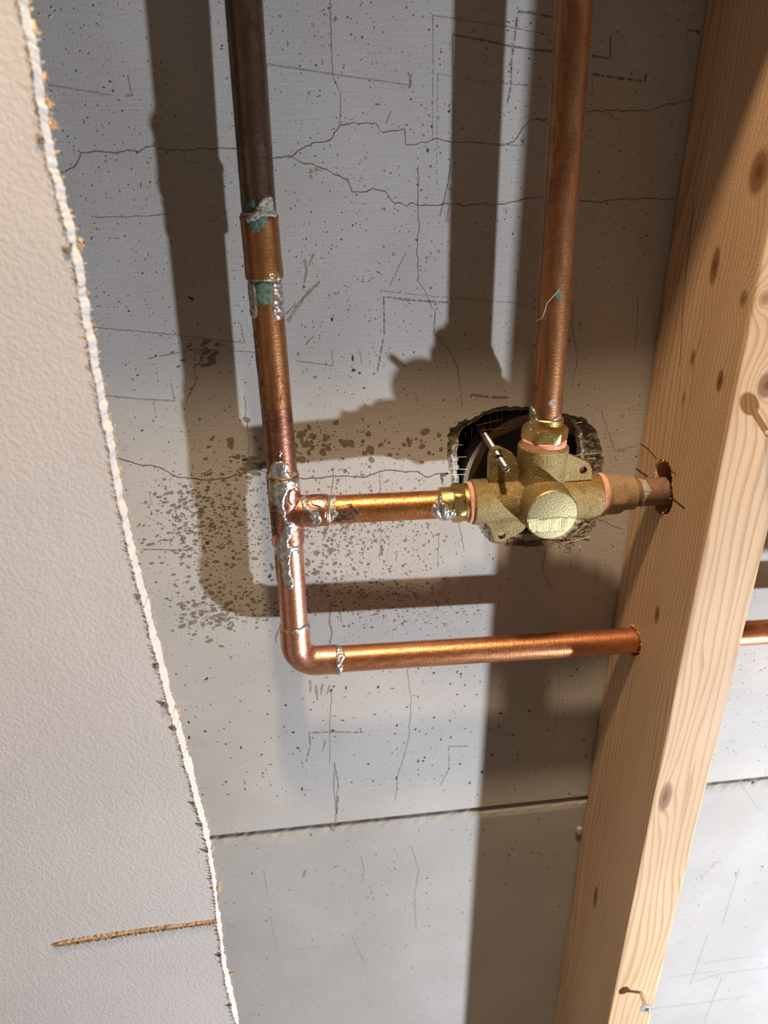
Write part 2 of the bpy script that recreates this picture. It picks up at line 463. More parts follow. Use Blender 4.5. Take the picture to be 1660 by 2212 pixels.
JZ = H - .4675               # joint between the two slabs
WT = .0125                   # slab thickness
outer_px = dense(hole_out, 6, 5, 1.0); inner_px = dense(hole_in, 6, 4, 5.0)
MAT_W = [M['concrete'], M['crack'], M['pencil'], M['stain'], M['pit'], M['agg'], M['core'], M['pencil_dark'], M['drip']]

bm = bmesh.new()
XL, XR, ZT = -.62, 1.25, H + 1.0
rect = [bm.verts.new(v) for v in ((XL, 0, JZ + .0022), (XR, 0, JZ + .0022), (XR, 0, ZT), (XL, 0, ZT))]
es = [bm.edges.new((rect[i], rect[(i + 1) % 4])) for i in range(4)]
ring0 = [bm.verts.new(P(x, y, 0)) for x, y in outer_px]
N = len(ring0)
es += [bm.edges.new((ring0[i], ring0[(i + 1) % N])) for i in range(N)]
bmesh.ops.triangle_fill(bm, edges=es, use_beauty=True)
# crumbled rim: slopes into the slab, rough, then the sawn inside of the hole
prev = ring0; steps = 7
for s in range(1, steps + 1):
    t = s / steps; cur = []
    for i in range(N):
        a, b_ = P(*outer_px[i], 0), P(*inner_px[i], 0)
        p = a.lerp(b_, t)
        dep = .0045 * min(1, t * 1.6) + (.0013 * (noise.noise(p * 420) + .8 * noise.noise(p * 1300)) if s < steps else 0)
        p = p + Vector((0, max(.0003, dep), 0)) + Vector((noise.noise(p * 900), 0, noise.noise(p * 910 + Vector((5, 5, 5))))) * .0006
        cur.append(bm.verts.new(p))
    for i in range(N):
        j = (i + 1) % N
        f = bm.faces.new((prev[i], prev[j], cur[j], cur[i])); f.material_index = 5 if s < steps else 6
        px = outer_px[i]
        if px[0] < 1000 and px[1] > 940 and s > 3: f.material_index = 6
    prev = cur
back = [bm.verts.new((v.co.x, WT, v.co.z)) for v in prev]
for i in range(N):
    j = (i + 1) % N
    f = bm.faces.new((prev[i], prev[j], back[j], back[i])); f.material_index = 6
rb = [bm.verts.new((v.co.x, WT, v.co.z)) for v in rect]
for i in range(4):
    j = (i + 1) % 4
    bm.faces.new((rect[j], rect[i], rb[i], rb[j]))
es = [bm.edges.get((rb[i], rb[(i + 1) % 4])) for i in range(4)] + [bm.edges.get((back[i], back[(i + 1) % N])) for i in range(N)]
bmesh.ops.triangle_fill(bm, edges=es, use_beauty=True)
bmesh.ops.recalc_face_normals(bm, faces=bm.faces)

EPS = -.00012
bm_low = bmesh.new()         # marks that fall on the lower slab are kept with that slab

def target(z): return bm if z > JZ else bm_low
def in_hole(px, py, m=0): return poly_sd(hole_out, px, py) > -m

def strip(pix, w0, w1, mi, jit=.00075, sub=.0009, yoff=EPS, gaps=0.0):
    pts = [P(x, y, 0) for x, y in pix]
    line = []
    for a, b in zip(pts, pts[1:]):
        n = max(1, int((b - a).length / sub))
        for i in range(n): line.append(a.lerp(b, i / n))
    line.append(pts[-1])
    pr = None; sd = rnd.random() * 90
    for i, p in enumerate(line):
        t = (line[min(i + 1, len(line) - 1)] - line[max(i - 1, 0)])
        nrm = Vector((-t.z, 0, t.x)).normalized() if t.length else Vector((0, 0, 1))
        o = nrm * jit * (noise.noise(p * 190 + Vector((sd, 0, 0))) + .55 * noise.noise(p * 520 + Vector((0, sd, 0))))
        w = (w0 + (w1 - w0) * i / max(1, len(line) - 1)) * (.65 + .7 * abs(noise.noise(p * 330 + Vector((0, sd, 0)))) * 1.6)
        if gaps and noise.noise(p * 500 + Vector((0, 0, sd))) < gaps - .45: w *= .12
        cur = (p + o + nrm * w / 2 + Vector((0, yoff, 0)), p + o - nrm * w / 2 + Vector((0, yoff, 0)))
        if pr and not in_hole(*proj(p), 1):
            B = target(p.z)
            q = [B.verts.new(v) for v in (pr[0], cur[0], cur[1], pr[1])]
            f = B.faces.new(q); f.material_index = mi; f.normal_update()
            if f.normal.y > 0: f.normal_flip()
        pr = cur

def proj(p):
    v = p - CAM
    c = ROWS[0] * v.x + ROWS[1] * v.y + ROWS[2] * v.z
    return CX + F * c.x / c.z, CY + F * c.y / c.z

def blot(px, py, ra, rb_, ang, mi, yoff=EPS, n=9, irr=.35):
    c = P(px, py, 0)
    if in_hole(px, py, 3): return
    B = target(c.z); sd = rnd.random() * 50; vs = []
    for i in range(n):
        th = -2 * math.pi * i / n
        k = 1 + irr * noise.noise(Vector((math.cos(th) * 1.3 + sd, math.sin(th) * 1.3, sd))) * 1.6
        x, z = ra * k * math.cos(th), rb_ * k * math.sin(th)
        vs.append(B.verts.new(c + Vector((x * math.cos(ang) - z * math.sin(ang), yoff, x * math.sin(ang) + z * math.cos(ang)))))
    f = B.faces.new(vs); f.material_index = mi; f.normal_update()
    if f.normal.y > 0: f.normal_flip()

# cracks
CK = .00042
for pts, w in [
    ([(140, 372), (160, 362), (172, 345), (176, 331), (218, 327), (250, 331), (275, 325), (300, 328), (318, 318), (335, 314), (338, 323), (400, 323), (470, 321), (510, 320)], .0005),
    ([(585, 343), (625, 336), (655, 352), (695, 361), (722, 376), (752, 388), (760, 415), (790, 415), (806, 408), (832, 415), (848, 435), (880, 446), (892, 438), (905, 443), (940, 444), (966, 438), (1010, 444), (1052, 437), (1056, 443), (1100, 439), (1150, 428), (1180, 426)], .00048),
    ([(1250, 432), (1300, 437), (1340, 430), (1400, 430), (1462, 430)], .00045),
    ([(622, 344), (645, 326), (662, 315), (685, 308), (712, 304), (726, 285), (735, 268), (770, 267), (812, 266), (826, 286), (850, 284), (874, 280), (877, 312), (905, 311), (943, 300), (980, 307), (1030, 308), (1085, 314), (1110, 306), (1130, 278), (1146, 259), (1190, 256)], .0004),
    ([(1268, 243), (1310, 238), (1400, 240), (1430, 228), (1495, 215)], .0005),
    ([(713, 2), (716, 80), (718, 160), (736, 200), (735, 268)], .0003),
    ([(905, 360), (903, 440), (906, 480), (902, 540), (904, 600), (902, 608), (925, 640), (932, 665), (940, 672), (938, 720), (975, 760), (990, 800), (1000, 876)], .00036),
    ([(205, 470), (300, 468), (380, 460)], .00022),
    ([(250, 990), (300, 1003), (345, 1008), (380, 1030), (415, 1032), (450, 1036), (500, 1030), (535, 1018), (548, 1010), (590, 1026)], .00062),
    ([(640, 1032), (680, 1034), (722, 1028), (760, 1029), (790, 1030), (812, 1022), (832, 1016), (870, 1018), (902, 1019), (925, 1031), (945, 1024), (972, 1022)], .00075),
    ([(954, 1024), (956, 1046)], .0016),
    ([(955, 1026), (972, 1022), (984, 1014)], .0018),
    ([(1000, 1075), (992, 1130), (1004, 1190)], .0003),
    ([(528, 856), (535, 930), (541, 1008)], .00028), ([(722, 1010), (716, 1070)], .00032), ([(820, 1018), (823, 1070), (822, 1210)], .0003),
    ([(900, 1400), (880, 1450), (889, 1510), (884, 1590), (872, 1640), (860, 1672), (855, 1730)], .00032),
    ([(718, 1490), (713, 1560), (713, 1650)], .00028), ([(950, 1150), (945, 1230)], .00022),
    ([(780, 1850), (788, 1880), (782, 1905)], .00026), ([(890, 1830), (905, 1880), (896, 1935), (900, 2010)], .0003),
    ([(760, 2020), (790, 2085)], .00026), ([(570, 1880), (578, 1930)], .00024),
    ([(1240, 650), (1235, 700), (1248, 770), (1235, 840)], .0003), ([(1380, 640), (1372, 760)], .0003),
    ([(1300, 890), (1330, 975), (1378, 962)], .00022), ([(1290, 1120), (1330, 1138), (1345, 1140)], .0003),
    ([(1180, 1185), (1172, 1230), (1195, 1280)], .00035), ([(1205, 1430), (1210, 1490), (1195, 1600)], .0003),
    ([(1250, 2170), (1120, 2178)], .00022), ([(1120, 2090), (1160, 2090)], .0002),
    ([(1400, 2180), (1530, 2165), (1620, 2150)], .00026), ([(1500, 2120), (1548, 2105), (1660, 2090)], .00026), ([(1560, 2110), (1520, 2212)], .00026),
    ([(1520, 2080), (1650, 2062)], .00022), ([(1600, 1870), (1560, 2000)], .0002), ([(1600, 1690), (1640, 1750)], .0002)]:
    strip(pts, w, w * .8, 1)
# pencil and scratch marks
for pts, w, mi, g in [
    ([(578, 139), (700, 158), (888, 185)], .0007, 2, 0), ([(888, 188), (887, 165), (882, 158)], .0011, 7, 0),
    ([(105, 184), (240, 206)], .0006, 2, 0), ([(272, 208), (286, 207), (276, 162)], .0006, 7, 0),
    ([(935, 34), (1080, 55), (1195, 77)], .0005, 2, .1), ([(936, 34), (936, 160), (935, 300)], .0004, 2, .2),
    ([(978, 75), (1050, 88), (1110, 102), (1195, 112)], .0010, 7, 0), ([(978, 78), (980, 200), (978, 330), (968, 400), (951, 467)], .0007, 7, 0),
    ([(944, 160), (1060, 178), (1185, 190)], .00035, 2, .1), ([(946, 160), (944, 400)], .0003, 2, .2), ([(976, 300), (975, 430), (964, 482)], .0004, 2, .25),
    ([(1120, 25), (1160, 30), (1200, 39)], .0010, 7, .2), ([(1119, 27), (1113, 80), (1106, 130), (1104, 190), (1097, 222)], .0010, 7, .33),
    ([(1278, 120), (1320, 127), (1319, 78)], .0010, 7, .1), ([(1280, 160), (1330, 168), (1394, 176), (1397, 156)], .0013, 7, .3), ([(1280, 165), (1281, 208)], .0004, 2, 0),
    ([(1485, 65), (1512, 69)], .0013, 7, .2), ([(1485, 68), (1482, 120)], .0006, 2, .2),
    ([(190, 707), (300, 716), (400, 726), (529, 741), (521, 702)], .0006, 2, 0), ([(320, 775), (425, 755), (500, 758), (560, 762)], .0006, 2, .2),
    ([(424, 757), (420, 790), (425, 820), (402, 868)], .0010, 2, .1),
    ([(640, 780), (720, 790), (717, 756)], .0006, 2, 0), ([(778, 760), (782, 785)], .0006, 2, 0),
    ([(828, 641), (880, 648), (970, 654)], .0012, 7, .33), ([(830, 641), (831, 720), (815, 806)], .0010, 7, .36),
    ([(820, 628), (930, 640), (1130, 656)], .0004, 2, .1), ([(1120, 588), (1118, 640)], .0007, 2, .3), ([(1122, 590), (1160, 593)], .0004, 2, .3),
    ([(228, 855), (300, 862), (377, 866), (371, 828)], .0008, 2, 0), ([(330, 862), (338, 895)], .0004, 2, 0),
    ([(1017, 858), (1019, 852), (1060, 858), (1100, 858)], .0016, 7, .2),
    ([(308, 1186), (420, 1189), (424, 1188)], .0006, 7, 0), ([(322, 1060), (330, 1090), (300, 1085)], .0004, 2, 0),
    ([(668, 1583), (720, 1581), (782, 1582), (778, 1572)], .0011, 7, .25), ([(668, 1584), (671, 1610), (662, 1645)], .0009, 7, .25),
    ([(968, 1612), (1015, 1612)], .0008, 7, .3), ([(970, 1614), (971, 1660), (950, 1700)], .0006, 7, .3),
    ([(1060, 310), (1130, 316), (1134, 298)], .0006, 2, .1), ([(842, 620), (878, 545)], .0004, 2, .2), ([(835, 268), (845, 240)], .0005, 2, 0),
    ([(1515, 1900), (1545, 1863), (1560, 1862)], .0006, 2, .2), ([(1530, 2020), (1490, 2130)], .0005, 2, 0), ([(1445, 2112), (1560, 2096)], .0004, 2, .1),
    ([(690, 2045), (640, 2050)], .0003, 2, .3), ([(585, 1980), (600, 2060)], .0004, 2, .1)]:
    strip(pts, w, w * .9, mi, jit=.00015, gaps=g)
# brush smears
for pts, w in [([(622, 695), (655, 645), (692, 608)], .0022), ([(660, 560), (663, 585), (657, 612)], .002), ([(678, 548), (668, 575)], .0012),
               ([(618, 680), (640, 655)], .001), ([(660, 745), (680, 725)], .001)]:
    strip(pts, w, w * .5, 8, jit=.0004, yoff=EPS * .8)
# drips under the elbow and lower down
for pts, w in [([(670, 1470), (672, 1495)], .0022), ([(683, 1480), (686, 1512)], .0022), ([(697, 1478), (694, 1500)], .0018), ([(712, 1480), (708, 1500)], .0014),
               ([(722, 1650), (732, 1690), (728, 1720), (726, 1778)], .0010), ([(724, 1648), (721, 1700), (728, 1760)], .0009), ([(730, 1720), (726, 1775)], .0024),
               ([(716, 1300), (712, 1340), (718, 1370), (712, 1392)], .0016), ([(733, 1318), (738, 1345)], .0012), ([(702, 1600), (698, 1622)], .0012),
               ([(600, 1360), (596, 1390)], .0012), ([(720, 1785), (722, 1796)], .0014),
               ([(660, 1880), (656, 1895)], .003)]:
    strip(pts, w, w * .7, 8, jit=.0005, yoff=EPS * .8)

g = rnd.gauss
def cloud(cx, cy, sx, sy, n, r0, r1, asp=1.0, ang=0.0, mi=3, pw=2.2, irr=.35):
    for _ in range(n):
        r = r0 + (r1 - r0) * rnd.random() ** pw
        blot(g(cx, sx), g(cy, sy), r * asp * rnd.uniform(.8, 1.25), r * rnd.uniform(.8, 1.2), ang + g(0, .25), mi, EPS * rnd.uniform(.7, 1.3), 8, irr)

mm = .001
cloud(745, 1165, 95, 70, 1150, .16 * mm, 1.0 * mm, pw=2.8)               # fine spray under the tee
cloud(720, 1120, 55, 35, 160, .3 * mm, 1.5 * mm)
cloud(840, 1130, 90, 60, 260, .2 * mm, .8 * mm)
cloud(760, 960, 95, 28, 95, .4 * mm, 2.6 * mm, pw=1.8)          # larger drops above the branch
cloud(660, 945, 20, 18, 22, .6 * mm, 2.2 * mm, pw=1.2)
cloud(455, 1140, 70, 75, 520, .2 * mm, .9 * mm, 1.9, .15)       # spray thrown left of the riser
cloud(410, 1110, 45, 50, 200, .25 * mm, 1.1 * mm, 2.0, .2)
cloud(555, 1100, 30, 70, 130, .2 * mm, .6 * mm)
cloud(500, 1315, 55, 22, 210, .2 * mm, 1.0 * mm, 1.8, .1)
cloud(430, 1335, 40, 24, 110, .25 * mm, 1.35 * mm, 2.0, .12, pw=2.0)
cloud(820, 1285, 110, 30, 330, .2 * mm, .9 * mm, 1.4)
cloud(930, 1330, 70, 25, 120, .2 * mm, .7 * mm, 1.6)
cloud(540, 1000, 25, 18, 26, .5 * mm, 2.4 * mm, 2.0, -.2, pw=1.3)
cloud(640, 1225, 35, 18, 40, .4 * mm, 1.8 * mm, 1.6, .4)
cloud(440, 775, 28, 20, 26, .5 * mm, 1.8 * mm, 2.2, .35)
for _ in range(2600):                                           # small pits all over the upper slab
    blot(rnd.uniform(60, 1500), rnd.uniform(0, 1450), (.2 + .5 * rnd.random() ** 2.5) * mm, (.18 + .4 * rnd.random() ** 2.5) * mm, rnd.uniform(0, 3), 4, n=6)
for _ in range(26):
    blot(rnd.uniform(600, 1400), rnd.uniform(150, 850), rnd.uniform(.5, 1.2) * mm, rnd.uniform(.5, 1.0) * mm, rnd.uniform(0, 3), 8, n=8)
for _ in range(200):                                            # elongated black voids below the pipes
    blot(rnd.uniform(380, 1300), rnd.uniform(1440, 1720), (.35 + 1.2 * rnd.random() ** 2.2) * mm, (.3 + .6 * rnd.random() ** 2) * mm, rnd.uniform(-.6, 2.2), 4, n=7)
for x, y, ra, rb_, an in [(447, 1466, 2.2, .8, .7), (408, 1560, .9, 1.6, .2), (443, 1580, 1.3, 1.1, .3), (409, 1593, 1.0, 2.0, .1), (716, 1491, 2.4, .9, 1.0),
                          (748, 1486, .7, 2.2, 0), (817, 1484, .9, 1.9, -.3), (848, 1487, 2.0, .6, -.1), (634, 1582, 1.6, 1.1, 0), (644, 1616, 1.8, .9, -.5),
                          (521, 1615, .7, 2.2, 0), (615, 1570, .9, .7, 0), (858, 1567, 1.0, 1.6, 0), (907, 1580, .7, .9, 0), (796, 1650, 1.2, 1.1, 0), (904, 1644, .8, 2.2, 0),
                          (857, 1681, .8, 2.4, -.1), (653, 1704, .8, 2.2, 0), (568, 1670, 1.4, .9, .2), (530, 1704, .7, 1.2, 0), (566, 1630, 1.2, .7, 0),
                          (760, 1690, .9, .8, 0), (905, 1020, 1.0, .6, 0), (988, 1500, .8, .9, 0), (1005, 1480, .9, .8, 0), (1042, 1668, 1.2, 2.2, -.2), (1082, 1541, 1.5, 1.2, 0),
                          (1144, 1535, 1.4, 1.2, 0), (1234, 1460, 1.6, .7, .3), (1262, 1599, 1.4, .8, .3), (448, 1172, 1.6, 1.5, 0), (505, 1205, 1.5, 1.3, .5), (583, 1245, 1.2, 2.2, -.6),
                          (414, 645, 2.4, 1.1, -.5), (925, 325, 1.2, .6, .8), (657, 620, .8, .7, 0), (575, 935, 2.6, 1.2, .2), (545, 1003, 4.2, 1.6, .15), (530, 993, 2.4, 1.3, .1),
                          (718, 690, 0.8, 1.5, 0), (763, 775, .9, 2.2, 0), (765, 800, 1.6, 1.0, .3), (777, 806, .9, .8, 0), (1537, 1696, .8, .8, 0), (1627, 1690, 2.2, 2.4, 0),
                          (1590, 1892, .9, 1.0, 0), (1514, 1892, .9, 1.0, 0), (1590, 1886, 1.1, 1.0, 0), (1648, 1872, 1.4, 1.0, 0)]:
    blot(x, y, ra * mm * .8, rb_ * mm * .8, an, 4, n=10)
for _ in range(330):                                            # lower slab, sparse and fine
    blot(rnd.uniform(470, 1660), rnd.uniform(1790, 2200), (.25 + .8 * rnd.random() ** 2) * mm, (.25 + .6 * rnd.random() ** 2) * mm, rnd.uniform(0, 3), 4, n=6)
for _ in range(90):
    blot(rnd.uniform(1530, 1660), rnd.uniform(1240, 1680), rnd.uniform(.25, .8) * mm, rnd.uniform(.25, .7) * mm, rnd.uniform(0, 3), 4, n=6)
for x, y in [(1045, 1792), (1165, 1768), (1048, 1845), (1100, 1847), (1150, 1842), (1165, 1842), (1199, 1848), (1094, 1910), (1016, 1902), (1037, 1934), (1208, 1957), (1183, 1876)]:
    blot(x, y, .9 * mm, .8 * mm, 0, 4, n=8)

wall = link('wall_back', bm, MAT_W, kind='structure')
# strands of glass-fibre mesh left standing round the broken hole
bmf = bmesh.new()
for a, b_ in [((978, 988), (1008, 987)), ((972, 1012), (1010, 1014)), ((974, 1025), (1007, 1025)), ((981, 972), (979, 1026)), ((985, 945), (984, 980)), ((984, 962), (1000, 961)), ((976, 1002), (986, 1002))]:
    sweep(bmf, [P(*a, .0006), P(*b_, -.0035)], .00022, 6)
nw = len(bmf.faces)
for a, b_ in [((1030, 919), (1085, 906)), ((1048, 904), (1047, 928)), ((1060, 899), (1060, 926)), ((1085, 888), (1084, 912)), ((1075, 893), (1074, 915)), ((1110, 885), (1110, 896)), ((1125, 884), (1125, 894)), ((1040, 930), (1100, 924)),
              ((1006, 935), (1006, 950)), ((1020, 924), (1019, 945)), ((1097, 1158), (1097, 1178)), ((1110, 1160), (1110, 1176)), ((1133, 1155), (1132, 1181)), ((1094, 1173), (1160, 1171)), ((1120, 1160), (1121, 1175))]:
    sweep(bmf, [P(*a, .0003), P(*b_, -.0015)], .00022, 6)
for f in list(bmf.faces)[nw:]: f.material_index = 1  # darker strands along the top and bottom of the hole
n2 = len(bmf.faces)
for a, b_ in [((1243, 984), (1290, 979)), ((1266, 991), (1287, 990)), ((1244, 914), (1258, 912)), ((1238, 1156), (1268, 1130)), ((1225, 1172), (1275, 1160)), ((1244, 1170), (1255, 1185))]:
    sweep(bmf, [P(*a, -.002), P(*b_, .001)], .00025, 6)
link('fibreglass_mesh', bmf, [M['glassfibre'], M['glassfibre_dark']], wall, kind='stuff')

# lower slab: rough chamfered top edge; its marks were collected in bm_low
LT = JZ - .0022
nx = 400; prof = [(-.0, -.0085), (.0008, -.0045), (.0022, -.0014), (.0045, 0.0), (WT, 0.0)]
rows = []
for i in range(nx + 1):
    x = XL + (XR - XL) * i / nx; col = []
    for j, (y, z) in enumerate(prof):
        p = Vector((x, y, LT + z))
        if 0 < j < 4: p += Vector((0, .0007 * noise.noise(p * 300), .0006 * noise.noise(p * 410)))
        col.append(bm_low.verts.new(p))
    col.insert(0, bm_low.verts.new((x, 0, .001))); col.append(bm_low.verts.new((x, WT, .001)))
    rows.append(col)
for a, b_ in zip(rows, rows[1:]):
    for j in range(len(a) - 1):
        f = bm_low.faces.new((a[j], b_[j], b_[j + 1], a[j + 1])); f.normal_update()
wl = link('wall_lower', bm_low, [M['concrete_low']] + MAT_W[1:], kind='structure')

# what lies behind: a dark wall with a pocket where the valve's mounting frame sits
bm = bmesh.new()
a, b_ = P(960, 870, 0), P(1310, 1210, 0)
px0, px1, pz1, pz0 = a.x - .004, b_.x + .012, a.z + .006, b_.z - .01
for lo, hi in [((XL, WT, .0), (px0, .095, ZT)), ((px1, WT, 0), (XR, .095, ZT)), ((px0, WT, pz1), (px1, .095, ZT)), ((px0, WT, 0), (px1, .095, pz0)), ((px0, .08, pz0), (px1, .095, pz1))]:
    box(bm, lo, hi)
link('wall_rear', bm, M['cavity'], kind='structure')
bm = bmesh.new(); box(bm, (XL, -1.6, -.03), (XR, .1, 0)); link('floor', bm, M['floor'], kind='structure')

# mounting frame in the pocket behind the valve
mc = P(1150, 1040, -.014)
mf = empty('mounting_frame', mc, 'beige plastic mounting frame with octagonal opening, deep in the hole behind the brass valve', 'mounting frame')
def plate_with_hole(outer, inner, y0, y1):
    bm = bmesh.new(); n = len(outer)
    vo = [[bm.verts.new((x, y, z)) for x, z in outer] for y in (y0, y1)]; vi = [[bm.verts.new((x, y, z)) for x, z in inner] for y in (y0, y1)]
    for i in range(n):
        j = (i + 1) % n
        bm.faces.new((vo[0][i], vo[0][j], vi[0][j], vi[0][i])); bm.faces.new((vo[1][j], vo[1][i], vi[1][i], vi[1][j]))
        bm.faces.new((vo[0][j], vo[0][i], vo[1][i], vo[1][j])); bm.faces.new((vi[0][i], vi[0][j], vi[1][j], vi[1][i]))
    bmesh.ops.recalc_face_normals(bm, faces=bm.faces)
    return bm
NS = 64
def circ(r, n=NS): return [(mc.x + r * math.cos(2 * math.pi * i / n), mc.z + r * math.sin(2 * math.pi * i / n)) for i in range(n)]
def octo(r, n=NS):
    out = []
    for i in range(n):
        th = 2 * math.pi * i / n; loc = (th % (math.pi / 4)) - math.pi / 8
        rr = r * math.cos(math.pi / 8) / math.cos(loc)
        out.append((mc.x + rr * math.cos(th), mc.z + rr * math.sin(th)))
    return out
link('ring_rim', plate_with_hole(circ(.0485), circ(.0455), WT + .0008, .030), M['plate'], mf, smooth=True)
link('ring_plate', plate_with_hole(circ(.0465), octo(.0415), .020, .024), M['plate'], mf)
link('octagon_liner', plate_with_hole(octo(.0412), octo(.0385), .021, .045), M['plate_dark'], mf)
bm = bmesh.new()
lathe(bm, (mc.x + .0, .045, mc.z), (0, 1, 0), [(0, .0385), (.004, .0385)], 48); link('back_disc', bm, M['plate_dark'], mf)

# ------------------------------------------------------------------ stud
bm = bmesh.new(); box(bm, (X1, -SD, .0), (X1 + SW, -.0012, H + 1.0))
st = link('wood_stud', bm, M['pine'], label='pale pine stud with knots and two drilled holes, upright against the concrete wall', category='stud')
bv = st.modifiers.new('b', 'BEVEL'); bv.width = .0022; bv.segments = 3
PB = (P(740, 1424, .034), P(1350, 1385, .034))
bz = PB[1].z
cut = []
hx = X1 - .01
OUTK, OUTZ = .0365, P(1420, 1062, .0365).z
for k, z, r in ((OUTK + .0026, OUTZ - .0015, .0126), (OUTK - .0005, OUTZ + .0100, .0108), (.034, bz - .0006, .0104)):
    b2 = bmesh.new(); d0 = Vector((1, 0, 0))
    lathe(b2, (hx, -k, z), d0, [(0, r), (.07, r)], 40)
    c = link('cutter', b2, M['pine']); cut.append(c)
    md = st.modifiers.new('c', 'BOOLEAN'); md.object = c; md.operation = 'DIFFERENCE'; md.solver = 'EXACT'
baked(st)
for c in cut: bpy.data.objects.remove(c)
bm = bmesh.new(); bm.from_mesh(st.data)
st.data.materials.append(M['pine_burr']); st.data.materials.append(M['pine_groove'])
# splinters round the drilled holes
for k, z, r, zz in ((OUTK + .0012, OUTZ + .0032, .0120, 1.45), (.034, bz - .0004, .0106, 1.03)):
    for i in range(120):
        th = rnd.uniform(0, 2 * math.pi)
        c = Vector((X1 - .0002, -k + r * math.cos(th), z + r * zz * math.sin(th)))
        s = rnd.uniform(.0001, .00038) * (1.9 if abs(math.sin(th)) > .85 else 1)
        vs = [bm.verts.new(c + Vector((g(0, s) - .0003, g(0, s), g(0, s)))) for _ in range(4)]
        for tri in ((0, 1, 2), (0, 2, 3), (0, 3, 1), (1, 3, 2)):
            f = bm.faces.new([vs[t] for t in tri]); f.material_index = 1
# carpenter's pencil lines crossing the hole
def stud_line(pix, w):
    pts = [stud_pt(x, y) for x, y in pix]
    for a, b_ in zip(pts, pts[1:]):
        t = (b_ - a); nrm = Vector((0, -t.z, t.y)).normalized() * w / 2; o = Vector((-.00008, 0, 0))
        f = bm.faces.new([bm.verts.new(v) for v in (a + nrm + o, b_ + nrm + o, b_ - nrm + o, a - nrm + o)]); f.material_index = 2
stud_line([(1375, 1012), (1400, 1030)], .0011); stud_line([(1455, 1078), (1480, 1098)], .0011)
stud_line([(1384, 958), (1402, 970), (1420, 992)], .0006); stud_line([(1450, 1018), (1460, 1022), (1459, 1030)], .0004)
stud_line([(1500, 430), (1478, 640), (1470, 790)], .0005)
bm.to_mesh(st.data); bm.free()

# ------------------------------------------------------------------ drywall sheet with the cut-out
DK = SD + .0001; DT = .0125; DF = DK + DT
edge_px = [(36, 0), (50, 60), (62, 120), (83, 240), (100, 330), (121, 420), (142, 500), (158, 560), (172, 640), (190, 740), (212, 860), (232, 960), (250, 1060), (266, 1140), (284, 1220),
           (305, 1300), (330, 1400), (352, 1480), (366, 1540), (384, 1600), (402, 1660), (424, 1740), (447, 1830), (458, 1900), (468, 1990), (480, 2080), (494, 2150), (508, 2205)]
edge = [P(x, y, DF) for x, y in edge_px]
TOPZ = H + .150
edge = [Vector((edge[0].x - .004, -DF, TOPZ)), Vector((edge[0].x - .003, -DF, H + .10))] + edge + [Vector((edge[-1].x + .003, -DF, H - .75)), Vector((edge[-1].x + .006, -DF, .003))]
fine = []
for a, b_ in zip(edge, edge[1:]):
    n = max(1, int((b_ - a).length / .0016))
    for i in range(n):
        p = a.lerp(b_, i / n)
        fine.append(p + Vector((.0009 * noise.noise(p * 60) + .0006 * noise.noise(p * 320) + .0004 * noise.noise(p * 900), 0, 0)))
fine.append(edge[-1])
outl = [Vector((XL, -DF, .003)), Vector((XL, -DF, H + 1.0)), Vector((XR, -DF, H + 1.0)), Vector((XR, -DF, H - .318)), Vector((.305, -DF, H - .318)), Vector((.305, -DF, TOPZ))] + fine
bm = bmesh.new()
vf = [bm.verts.new(p) for p in outl]; vb = []
for p in outl:
    off = Vector((.0007 * noise.noise(p * 500) + .0006 * noise.noise(p * 140), DT, 0)) if p in fine else Vector((0, DT, 0))
    vb.append(bm.verts.new(p + off))
n = len(vf)
ef = [bm.edges.new((vf[i], vf[(i + 1) % n])) for i in range(n)]; eb = [bm.edges.new((vb[i], vb[(i + 1) % n])) for i in range(n)]
r1 = bmesh.ops.triangle_fill(bm, edges=ef, use_beauty=True)
r2 = bmesh.ops.triangle_fill(bm, edges=eb, use_beauty=True)
for x in r2['geom']:
    if isinstance(x, bmesh.types.BMFace): x.material_index = 2
for i in range(n):                                       # the broken gypsum edge, roughened in three strips
    j = (i + 1) % n
    f = bm.faces.new((vf[i], vf[j], vb[j], vb[i])); f.material_index = 1
bmesh.ops.recalc_face_normals(bm, faces=bm.faces)
dw = link('drywall_sheet', bm, [M['paint'], M['gypsum'], M['tan_paper']], label='white textured drywall sheet with a rough-cut edge, left of the copper pipe run', category='drywall')

def shard(bm, base, tip, w, mi=0, curl=.3):
    d = tip - base; side = Vector((d.z, 0, -d.x)).normalized() * w
    mid = base.lerp(tip, .55) + Vector((0, rnd.uniform(-1, 1) * curl * d.length, 0))
    up = Vector((0, -.00025, 0))
    vs = [bm.verts.new(v) for v in (base + side, base - side, mid - side * .7 + up, mid + side * .6 + up, tip)]
    for q in ((0, 1, 2, 3), (3, 2, 4)):
        f = bm.faces.new([vs[i] for i in q]); f.material_index = mi
inframe = [p for p in fine if H - .62 < p.z < H + .09]
bm = bmesh.new()
for p in inframe:                                        # fuzz of torn facing paper along both faces
    for _ in range(2):
        if rnd.random() < .75:
            b0 = p + Vector((.0002, -.0002, rnd.uniform(-.001, .001)))
            shard(bm, b0, b0 + Vector((rnd.uniform(-.0016, .0004), rnd.uniform(-.0012, .0002), rnd.uniform(-.0012, .0012))), rnd.uniform(.0002, .0006), 1 if rnd.random() < .6 else 0)
    if rnd.random() < .9:
        b0 = p + Vector((-.0002, DT - .0002, rnd.uniform(-.001, .001)))
        shard(bm, b0, b0 + Vector((rnd.uniform(.0004, .0026), rnd.uniform(-.0006, .0003), rnd.uniform(-.0014, .0014))), rnd.uniform(.0003, .0008), 0)
link('paper_fringe', bm, [M['tan_paper'], M['tan_dark']], dw, kind='stuff', label='tan fuzz of torn facing paper')
